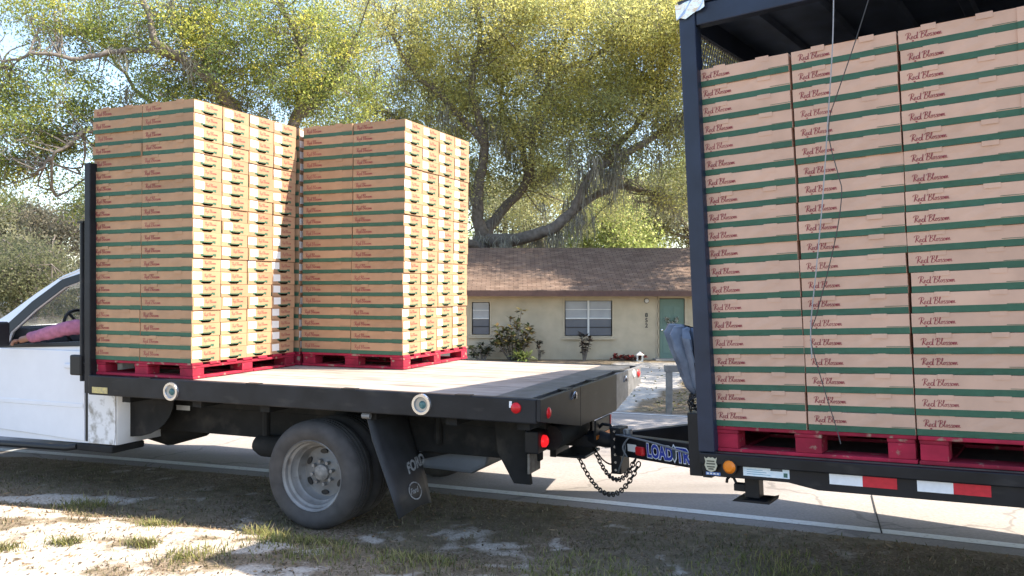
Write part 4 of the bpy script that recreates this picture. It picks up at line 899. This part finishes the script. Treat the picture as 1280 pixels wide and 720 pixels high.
def tree(name, label, base, limbs, spec, hues, n_per, sig, size, seed, group, step=3, hue_w=None, cat='tree', flat_=.75, twr=.03, low=None):
    root = tag(empty(name, base), label, cat, group); B_ = Vector(base)
    mb = MB(); LL = []
    for pts, r0, r1 in limbs: LL.append(limb_tube(mb, [np.array(p) for p in pts], r0, r1))
    C = lobes(spec, seed)
    if step: twigs(mb, LL, C, step, seed+5, twr)
    tk_ = mb.build('trunk', bark, root, True, auto=80); 
    for v in tk_.data.vertices: v.co -= B_
    V_, c_ = leaves(C, n_per, sig, size, hues, seed+1, hue_w, flat_, low); V_ = V_-np.array(base)
    obj('crown', quads_mesh('crown', V_, leaf_m, c_), root)
    return root, LL
def A3(*a): return tuple(at(*a))
def ell(u, v, depth, ru, rv, rd, k): return (A3(u, v, depth), (ru/1063*depth, rd, rv/1063*depth), k)
YG = [(.64,.60,.22),(.56,.55,.22),(.46,.48,.20),(.36,.39,.18),(.72,.66,.22)]
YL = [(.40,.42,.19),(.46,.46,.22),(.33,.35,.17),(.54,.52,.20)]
GR = [(.26,.32,.10),(.34,.39,.11),(.44,.46,.11),(.60,.55,.12),(.19,.25,.09)]
GY = [(.28,.285,.17),(.34,.34,.20),(.22,.23,.135),(.40,.385,.21)]

# big live oak behind the house: spreading limbs, yellow-green spring leaves
D = 36.
fork = A3(603,300,D); base = A3(600,385,D)
oak_limbs = [([base, A3(598,340,D), fork], .55, .42),
 ([fork, A3(596,250,D-.4), A3(606,180,D-1), A3(590,110,D-1.5), A3(600,40,D-2), A3(585,-30,D-2)], .30, .06),
 ([fork, A3(622,270,D+.5), A3(660,225,D), A3(668,160,D-1), A3(690,90,D-1), A3(720,20,D-1)], .27, .05),
 ([fork, A3(640,300,D-1), A3(688,286,D-2), A3(716,262,D-2), A3(742,215,D-2.5), A3(790,188,D-3), A3(860,140,D-3), A3(950,90,D-3)], .30, .09),
 ([A3(742,215,D-2.5), A3(765,190,D-2), A3(800,150,D-2), A3(825,110,D-2), A3(835,40,D-2)], .2, .05),
 ([A3(716,262,D-2), A3(770,235,D-1), A3(830,245,D), A3(880,250,D)], .16, .06),
 ([A3(660,225,D), A3(650,175,D+.5), A3(625,130,D+1), A3(640,70,D+1)], .16, .05),
 ([A3(596,250,D-.4), A3(560,200,D), A3(520,160,D), A3(470,130,D), A3(420,70,D)], .22, .05),
 ([A3(606,180,D-1), A3(560,130,D-1.5), A3(510,80,D-2), A3(480,20,D-2)], .18, .05),
 ([A3(690,90,D-1), A3(740,70,D-2), A3(790,30,D-2)], .12, .04),
 ([A3(600,308,D-.6), A3(560,300,D-2), A3(500,290,D-3)], .22, .08)]
spec = [ell(480,60,D-1,120,80,3.5,150), ell(440,150,D,70,60,3,60), ell(620,30,D-1,110,70,4,170), ell(730,60,D-2,120,90,3.5,230), ell(830,50,D-2.5,90,100,3,130), ell(560,140,D,80,60,3,80),
        ell(700,170,D-1.5,90,60,2.5,80), ell(790,150,D-2.5,90,60,2,80), ell(850,215,D-1,60,50,2.5,55), ell(520,230,D,90,60,3,70), ell(640,190,D+1,70,50,2,60), ell(600,110,D+.5,70,60,2,60), ell(690,120,D+1,90,60,2,70), ell(640,-60,D,330,60,4,160), ell(910,60,D-2,80,120,3,90),
        ell(640,240,D+2,60,50,2,30), ell(760,250,D+2,90,40,2,40), ell(830,20,30.5,70,40,2.2,60), ell(930,30,30,80,60,2.4,80), ell(1010,60,31,80,70,2.4,80)]
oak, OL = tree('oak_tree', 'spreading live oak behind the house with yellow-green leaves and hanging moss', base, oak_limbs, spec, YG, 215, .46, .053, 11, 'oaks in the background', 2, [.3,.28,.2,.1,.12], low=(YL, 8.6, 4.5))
def moss(parent, limbs, n_, seed, zmin, lmin, lmax, wid=1.):
    g = np.random.default_rng(seed); P = np.array([p for lb_ in limbs for p in lb_]); out = []
    P = P[P[:,2] > zmin]; B_ = np.array(parent.location)
    for k in range(n_):
        p = P[g.integers(len(P))]+g.normal(size=3)*np.array([.7,.5,.25]); Lm = g.uniform(lmin, lmax)
        for q in range(26):
            s0 = p+g.normal(size=3)*np.array([.14,.14,.1]); L_ = Lm*g.uniform(.4, 1); w = g.uniform(.008,.02); dirw = np.array([math.cos(q), math.sin(q), 0])*w
            m_ = s0+np.array([g.normal()*.10, g.normal()*.10, -L_*.45]); e_ = m_+np.array([g.normal()*.09, g.normal()*.09, -L_*.55])
            out.append([s0-dirw, s0+dirw, m_+dirw, m_-dirw]); out.append([m_-dirw, m_+dirw, e_+dirw*.2, e_-dirw*.2])
    V_ = np.array(out)-B_; c_ = np.array([(.29,.28,.235)])*g.uniform(.6,1.25,(len(V_),1)); tag(obj('spanish_moss', quads_mesh('spanish_moss', V_, moss_m, c_), parent), kind='stuff')
moss(oak, OL[3:6], 130, 3, 2.6, .4, 1.5); moss(oak, OL[1:3]+OL[6:9], 45, 4, 4, .5, 1.4)

# left oak with looser crown and sky between its boughs
D2 = 26.; b2 = A3(330,440,D2); f2 = A3(335,250,D2)
limbs2 = [([b2, A3(326,340,D2), f2], .42, .34),
 ([f2, A3(300,150,D2), A3(262,98,D2-1), A3(225,72,D2-1.5), A3(195,52,D2-2), A3(185,15,D2-2), A3(165,-30,D2-2)], .26, .06),
 ([A3(225,72,D2-1.5), A3(160,62,D2-2), A3(100,72,D2-2.5), A3(40,68,D2-3), A3(0,80,D2-3)], .10, .03),
 ([A3(300,150,D2), A3(230,135,D2-1), A3(160,150,D2-2), A3(110,165,D2-2), A3(70,190,D2-2.5), A3(50,212,D2-2.5)], .14, .025),
 ([f2, A3(370,150,D2+.5), A3(380,70,D2), A3(350,0,D2), A3(340,-60,D2)], .24, .05),
 ([A3(370,150,D2+.5), A3(420,100,D2+1), A3(450,40,D2+1)], .12, .04),
 ([A3(262,98,D2-1), A3(255,50,D2), A3(275,0,D2)], .10, .03),
 ([f2, A3(250,180,D2+1), A3(170,110,D2+1), A3(120,40,D2+1)], .14, .03)]
spec2 = [ell(300,40,D2,110,60,2.5,85), ell(380,60,D2,80,70,2.5,85), ell(210,60,D2-1,90,60,2,75), ell(120,30,D2-1,80,45,2,45), ell(60,110,D2-2,60,40,1.6,42), ell(30,170,D2-2,45,50,1.6,50), ell(130,165,D2-1,70,45,1.6,42),
         ell(230,130,D2,80,30,2,45), ell(340,120,D2+.5,80,40,2,50), ell(40,20,D2-2,60,40,1.5,22), ell(260,-50,D2,260,50,3,80), ell(100,240,D2+1,40,30,1.5,14), ell(430,120,D2+1,50,40,1.5,30), ell(5,225,D2-2,30,35,1,18)]
oak2, OL2 = tree('oak_tree', 'loose-crowned oak above the left truck stack with blue sky showing through', b2, limbs2, spec2, GR, 190, .31, .043, 21, 'oaks in the background', 2, [.26,.26,.2,.12,.16])
moss(oak2, OL2[1:4], 14, 8, 3, .3, .8)

# smaller trees that close the background
def simple_tree(u, vb, vt, depth, wpx, label, hues, n_cl, seed, n_per=110, size=.10, group='trees closing the background', trunk=.22):
    b_ = A3(u, vb, depth); vm = (vb+vt)/2; r = random.Random(seed)
    lim = [([b_, A3(u+r.uniform(-8,8), vm, depth), A3(u+r.uniform(-15,15), vt+.3*(vb-vt), depth)], trunk, trunk*.5)]
    for k in range(4):
        lim.append(([A3(u, vm+r.uniform(-15,15), depth), A3(u+r.uniform(-.35,.35)*wpx, vm-.25*(vb-vt)*r.uniform(.4,1), depth+r.uniform(-1,1)), A3(u+r.uniform(-.5,.5)*wpx, vt+.15*(vb-vt), depth+r.uniform(-1.5,1.5))], trunk*.45, trunk*.12))
    sp = []
    for k in range(6): sp.append(ell(u+r.uniform(-.32,.32)*wpx, vt+(vb-vt)*r.uniform(.12,.75), depth+r.uniform(-1.5,1.5), wpx*r.uniform(.2,.34), (vb-vt)*r.uniform(.14,.26), 1.8, n_cl//6))
    return tree('background_tree', label, b_, lim, sp, hues, n_per, .5, size, seed, group, 3, None, 'tree', .8)
LG = [(.30,.36,.12),(.36,.42,.13),(.22,.27,.10),(.44,.46,.18)]
simple_tree(45, 402, 318, 36, 170, 'low dense bush line just above the truck cab', [(.17,.18,.09),(.22,.22,.11),(.13,.14,.075)], 150, 44, 100, .07)
simple_tree(5, 395, 225, 52, 120, 'tall hazy tree at the far left edge of the picture', GY, 140, 45)
simple_tree(20, 392, 275, 44, 110, 'grey-green scrubby tree at the far left edge above the cab', [(.20,.20,.12),(.25,.24,.14),(.15,.16,.09)], 150, 31)
simple_tree(75, 392, 258, 50, 100, 'twiggy grey-brown tree right behind the truck cab roof', [(.17,.16,.12),(.22,.20,.14),(.12,.12,.08)], 110, 32, 70)
simple_tree(135, 395, 235, 56, 120, 'dull green tree seen just left of the left carton stack', GY, 120, 33)
simple_tree(630, 385, 210, 52, 130, 'shaded grey-green tree behind the main oak fork', GY, 130, 34)
simple_tree(730, 385, 195, 58, 150, 'sunny light green tree seen beneath the right oak limbs', LG, 190, 35)
simple_tree(820, 385, 190, 54, 150, 'pale green tree beside the trailer post behind the roof', LG, 190, 36)
simple_tree(775, 388, 225, 47, 120, 'low leafy tree just over the roof ridge at the wide window', LG, 150, 41, 110, .09)
simple_tree(862, 388, 215, 49, 120, 'low leafy tree just over the roof ridge at the door', GY, 160, 42, 110, .09)
simple_tree(680, 388, 245, 48, 110, 'low mossy tree just over the roof ridge beside the oak fork', GY, 120, 43, 110, .09)
simple_tree(905, 385, 120, 60, 170, 'tall tree mostly hidden by the trailer behind the house', GY, 170, 37)
simple_tree(520, 390, 120, 58, 190, 'green tree behind the right carton stack', LG, 170, 38)
simple_tree(420, 390, 150, 60, 170, 'green tree behind the gap between the carton stacks', GY, 130, 39)
# two roadside oaks on the right, behind the trailer, that shade the far lane and the drive
def yard_oak(x, y, h, seed, label, n=120):
    b_ = (x, y, float(zground(np.array(x), np.array(y)))); r = random.Random(seed)
    lim = [([b_, (x+.1, y, h*.25), (x, y+.2, h*.45)], .34, .25)]
    for k in range(6):
        t = k*1.05+.3; lim.append(([(x, y+.1, h*.42), (x+1.6*math.cos(t), y+1.6*math.sin(t), h*.6), (x+3.4*math.cos(t), y+3.4*math.sin(t), h*.8)], .16, .04))
    sp = [((x+3*math.cos(t), y+3*math.sin(t), h*(.68+.12*math.sin(3*t))), (1.9,1.9,1.3), n//7) for t in np.linspace(0, 5.4, 6)]+[((x, y, h*.88), (2.4,2.4,1.5), n//7)]
    return tree('yard_oak', label, b_, lim, sp, GR, 90, .45, .10, seed, 'oaks in the yard behind the trailer', 4)
yard_oak(9.2, 12.9, 9.5, 51, 'yard oak hidden behind the trailer, nearest the road', 300); yard_oak(12.0, 21.5, 10.5, 52, 'yard oak hidden behind the trailer, further back by the house', 150); yard_oak(13.8, 29.5, 17., 53, 'tall yard oak hidden behind the trailer at the end of the house', 330)

# ------------------------------------------------------------------ plants and bits by the house
plant_m = leaf_mat('garden_leaves', .3, .35)
def rosette_shrub(name, label, base, stems, leaf_l, leaf_w, hues, seed, group=None, per=16):
    root = tag(empty(name, base), label, 'shrub', group); g = np.random.default_rng(seed); mb = MB(); V_ = []; c_ = []
    for (dx, dy, h) in stems:
        mb.tube([(dx*.2, dy*.2, 0), (dx*.6, dy*.6, h*.5), (dx, dy, h)], [.02,.014,.008], 5)
        for q in range(per):
            hh = h*(.55+.5*g.random()) if q > per*.5 else h; t = g.random()*6.28; el = g.uniform(-.3, .9); p = np.array([dx*hh/h, dy*hh/h, hh])
            d = np.array([math.cos(t)*math.cos(el), math.sin(t)*math.cos(el), math.sin(el)]); L_ = leaf_l*g.uniform(.7,1.2); sd = np.cross(d, [0,0,1]); sd = sd/np.linalg.norm(sd)*leaf_w*g.uniform(.8,1.2); e = p+d*L_-np.array([0,0,.15*L_])
            V_.append([p, (p+e)/2+sd+np.array([0,0,.1*L_]), e, (p+e)/2-sd+np.array([0,0,.1*L_])]); c_.append(np.array(hues[g.integers(len(hues))])*g.uniform(.7,1.3))
    mb.build('stems', bark, root); obj('foliage', quads_mesh('foliage', np.array(V_), plant_m, np.array(c_)), root); return root
HG = [(.06,.075,.03),(.10,.10,.04),(.16,.11,.05),(.32,.26,.10),(.05,.06,.03)]
r3 = random.Random(5)
rosette_shrub('magnolia_shrub', 'tall loose magnolia-like shrub against the house left of the wide window', (.05, 27.0, -.66), [(r3.uniform(-.55,.55), r3.uniform(-.3,.3), r3.uniform(.5,1.15)) for _ in range(24)]+[(.25,.0,1.62),(-.1,.0,1.35),(.1,.1,1.25)], .24, .055, HG, 61)
rosette_shrub('strappy_plant', 'pale green strap-leaved plant at the foot of the tall shrub', (.35, 26.6, -.66), [(r3.uniform(-.2,.2), 0, r3.uniform(.08,.2)) for _ in range(6)], .45, .03, [(.2,.26,.07),(.3,.34,.12)], 62)
rosette_shrub('low_shrub', 'dark low shrub beside the right carton stack at the house wall', (-.95, 27.1, -.66), [(r3.uniform(-.4,.4), r3.uniform(-.2,.2), r3.uniform(.2,.6)) for _ in range(14)], .18, .04, [(.05,.065,.035),(.08,.09,.045)], 63)
rosette_shrub('thin_sapling', 'thin dark sapling between the tall shrub and the wide window', (.88, 27.2, -.66), [(.0,0,.62),(.05,.05,.3),(-.06,0,.55)], .17, .04, [(.06,.06,.04),(.1,.07,.05)], 64)
rosette_shrub('bronze_shrub', 'small bronze-leaved shrub below the wide window', (2.30, 27.2, -.66), [(r3.uniform(-.2,.2), r3.uniform(-.1,.1), r3.uniform(.35,.95)) for _ in range(9)], .15, .05, [(.08,.06,.045),(.13,.08,.06),(.06,.06,.04)], 65)
rosette_shrub('flower_patch', 'red flowers and dark mulch plants left of the green door', (3.85, 27.2, -.66), [(r3.uniform(-.7,.45), r3.uniform(-.15,.1), r3.uniform(.05,.22)) for _ in range(34)], .10, .04, [(.42,.06,.06),(.12,.06,.05),(.08,.07,.04),(.3,.05,.06)], 66)
# white lantern ornament standing among the flowers
ln = empty('garden_lantern', (4.05, 26.95, -.66)); tag(ln, 'small white garden lantern among the red flowers by the door', 'lantern')
mb = MB(); mb.box((-.1,-.1,0),(.1,.1,.03)); [mb.box((a-.015,b_-.015,.03),(a+.015,b_+.015,.22)) for a in (-.08,.08) for b_ in (-.08,.08)]; mb.build('frame', frame_w, ln)
MB().add([(-.13,-.13,.22),(.13,-.13,.22),(.13,.13,.22),(-.13,.13,.22),(0,0,.33)], [(3,2,1,0),(0,1,4),(1,2,4),(2,3,4),(3,0,4)]).build('cap', frame_w, ln)
# wooden post with a cross board by the drive
wood_m = M('weathered_wood', (.15,.145,.135), .9, c2=(.24,.23,.21), scale=12, bump=.3)
pz = float(zground(np.array(2.41), np.array(13.05))); wp = empty('wooden_post', (2.41, 13.05, pz)); tag(wp, 'weathered wooden post with a wide board on top beside the drive', 'post')
MB().box((-.045,-.045,-.1),(.045,.045,.60)).build('post', wood_m, wp, bevel=.004)
MB().box((-.07,-.05,.602),(.85,.05,.70)).build('board', wood_m, wp, bevel=.006)
# low building far to the left, past the cab
fb = empty('low_building', (-37.2, 60, -.7)); tag(fb, 'low reddish building with a pale flat roof at the far left edge', 'building')
MB().box((-5,0,0),(6.2,6,1.5)).build('wall', M('red_brick_wall', (.20,.12,.105), .9), fb); MB().box((-5.4,-.4,1.505),(6.6,6.4,1.78)).build('roof', M('pale_metal_roof', (.55,.55,.56), .5), fb)
pv = empty('pale_shed', (-33.5, 50, -.7)); tag(pv, 'long pale low shed roof seen through the truck cab window', 'shed')
MB().box((-1.,0,0),(12,5,1.25)).build('wall', wall_m, pv); MB().box((-1.3,-.3,1.255),(12.3,5.3,1.6)).build('roof', M('white_metal_roof', (.68,.68,.68), .4), pv)

# ------------------------------------------------------------------ grass, weeds and litter on the shoulder
g = np.random.default_rng(77); N = 60000
x = g.uniform(-5.2, 4.2, N); y = g.uniform(4.3, 8.4, N); s_, d_ = road_sd(x, y); sv = sandiness(x, y)
keep = (d_ < -.22) & (g.random(N) > np.clip(sv*1.9-.35, 0, .985)) & (g.random(N) < (.25+.75*sm(-.2,-.9,d_))); x, y, s_, d_, sv = x[keep], y[keep], s_[keep], d_[keep], sv[keep]
TUFT = [(-2.35,5.62,.14),(-1.62,5.55,.2),(-1.45,5.30,.25),(-1.25,5.42,.2),(-3.1,5.15,.15),(-2.75,5.25,.12),(-1.9,5.05,.22),(-3.95,5.9,.2),(-1.15,5.05,.3),(-2.25,5.2,.1),(-.6,4.95,.3),(.4,4.95,.5),(1.5,4.9,.6),(-3.3,6.55,.25)]
tf = np.zeros(len(x))
for cx, cy, rr in TUFT: tf = np.maximum(tf, np.exp(-((x-cx)**2+(y-cy)**2)/(rr*rr)))
ex = g.normal(size=(len(TUFT)*260, 2)); tc_ = np.repeat(np.array(TUFT), 260, 0); x2 = tc_[:,0]+ex[:,0]*tc_[:,2]*.45; y2 = tc_[:,1]+ex[:,1]*tc_[:,2]*.3
x = np.concatenate([x, x2]); y = np.concatenate([y, y2]); tf = np.concatenate([tf, np.ones(len(x2))]); n_ = len(x); z = zground(x, y)-.004
h = g.uniform(.008,.030, n_)*(1+1.0*tf)*(.6+.8*vnoise(x, y, 2.5, 5)); t = g.uniform(0, 6.28, n_); ln_ = g.uniform(.2, 1.6, n_)*h; w = g.uniform(.0018,.004, n_)
P0 = np.stack([x, y, z], 1); sd = np.stack([-np.sin(t), np.cos(t), 0*t], 1)*w[:,None]; dr_ = np.stack([np.cos(t)*ln_, np.sin(t)*ln_, 0*t], 1)
mid = P0+dr_*.35+np.stack([0*t, 0*t, h*.65], 1); tip = P0+dr_+np.stack([0*t, 0*t, h], 1)
V_ = np.stack([P0-sd, P0+sd, mid+sd*.8, mid-sd*.8], 1); V2 = np.stack([mid-sd*.8, mid+sd*.8, tip+sd*.1, tip-sd*.1], 1)
gc = np.array([(.12,.115,.05),(.17,.15,.08),(.27,.22,.14),(.17,.13,.09),(.10,.11,.045)])[g.integers(0, 5, n_)]*g.uniform(.7,1.25,(n_,1))
gn = np.array([(.15,.17,.05),(.22,.22,.07),(.33,.29,.12)])[g.integers(0, 3, n_)]; k_ = (tf > .5) & (g.random(n_) < .75); gc[k_] = gn[k_]
tag(obj('grass', quads_mesh('grass', np.concatenate([V_, V2]), leaf_mat('grass_blades', .35, .7), np.concatenate([gc, gc]))), 'sparse short grass and weeds on the sandy road shoulder', 'grass', None, 'stuff')
N = 11000; x = g.uniform(-5, 4, N); y = g.uniform(4.4, 7.6, N); s_, d_ = road_sd(x, y); k_ = d_ < -.25; x, y = x[k_], y[k_]; n_ = len(x); z = zground(x, y)+.006
a = np.stack([g.normal(size=n_), g.normal(size=n_), g.normal(size=n_)*.25], 1); a *= (g.uniform(.005,.016, n_)*np.where(g.random(n_) < .12, 3, 1)/np.linalg.norm(a, axis=1))[:,None]; b_ = np.cross(a, np.array([0,0,1.])); b_ *= (np.where(np.linalg.norm(a, axis=1) > .017, .003, .4*np.linalg.norm(a, axis=1))/np.linalg.norm(b_, axis=1))[:,None]; b_ = b_+np.stack([0*x, 0*x, g.normal(size=n_)*.003], 1)
P0 = np.stack([x, y, z], 1); V_ = np.stack([P0-a, P0+b_, P0+a, P0-b_], 1)
lc = np.array([(.20,.13,.07),(.13,.085,.05),(.28,.2,.12),(.10,.075,.05)])[g.integers(0, 4, n_)]
tag(obj('leaf_litter', quads_mesh('leaf_litter', V_, leaf_mat('dead_leaves', .1, .8), lc)), 'dead leaves and crumbs of bark scattered over the shoulder', 'leaf litter', None, 'stuff')
# leaf litter and dry grass of the yard across the road
N = 9000; x = g.uniform(-3, 9, N); y = g.uniform(12.6, 26, N); s_, d_ = road_sd(x, y); dv = np.abs(x-.2-(y-13)*.37)/1.75; k_ = (d_ > 6.4) & ((dv > 1) | (g.random(N) < .12)); x, y = x[k_], y[k_]; n_ = len(x); z = zground(x, y)+.01
a = g.normal(size=(n_, 3))*np.array([1,1,.5]); a *= (g.uniform(.02,.06, n_)/np.linalg.norm(a, axis=1))[:,None]; b_ = np.cross(a, np.array([0,0,1.]))*.4+np.array([0,0,.008])
P0 = np.stack([x, y, z], 1); V_ = np.stack([P0-a, P0+b_, P0+a, P0-b_], 1); lc = np.array([(.28,.2,.1),(.16,.15,.06),(.36,.28,.15),(.11,.12,.045)])[g.integers(0, 4, n_)]
tag(obj('yard_litter', quads_mesh('yard_litter', V_, leaf_mat('yard_leaves', .2, .8), lc)), 'fallen leaves and patchy grass in the yard beside the drive', 'ground cover', None, 'stuff')
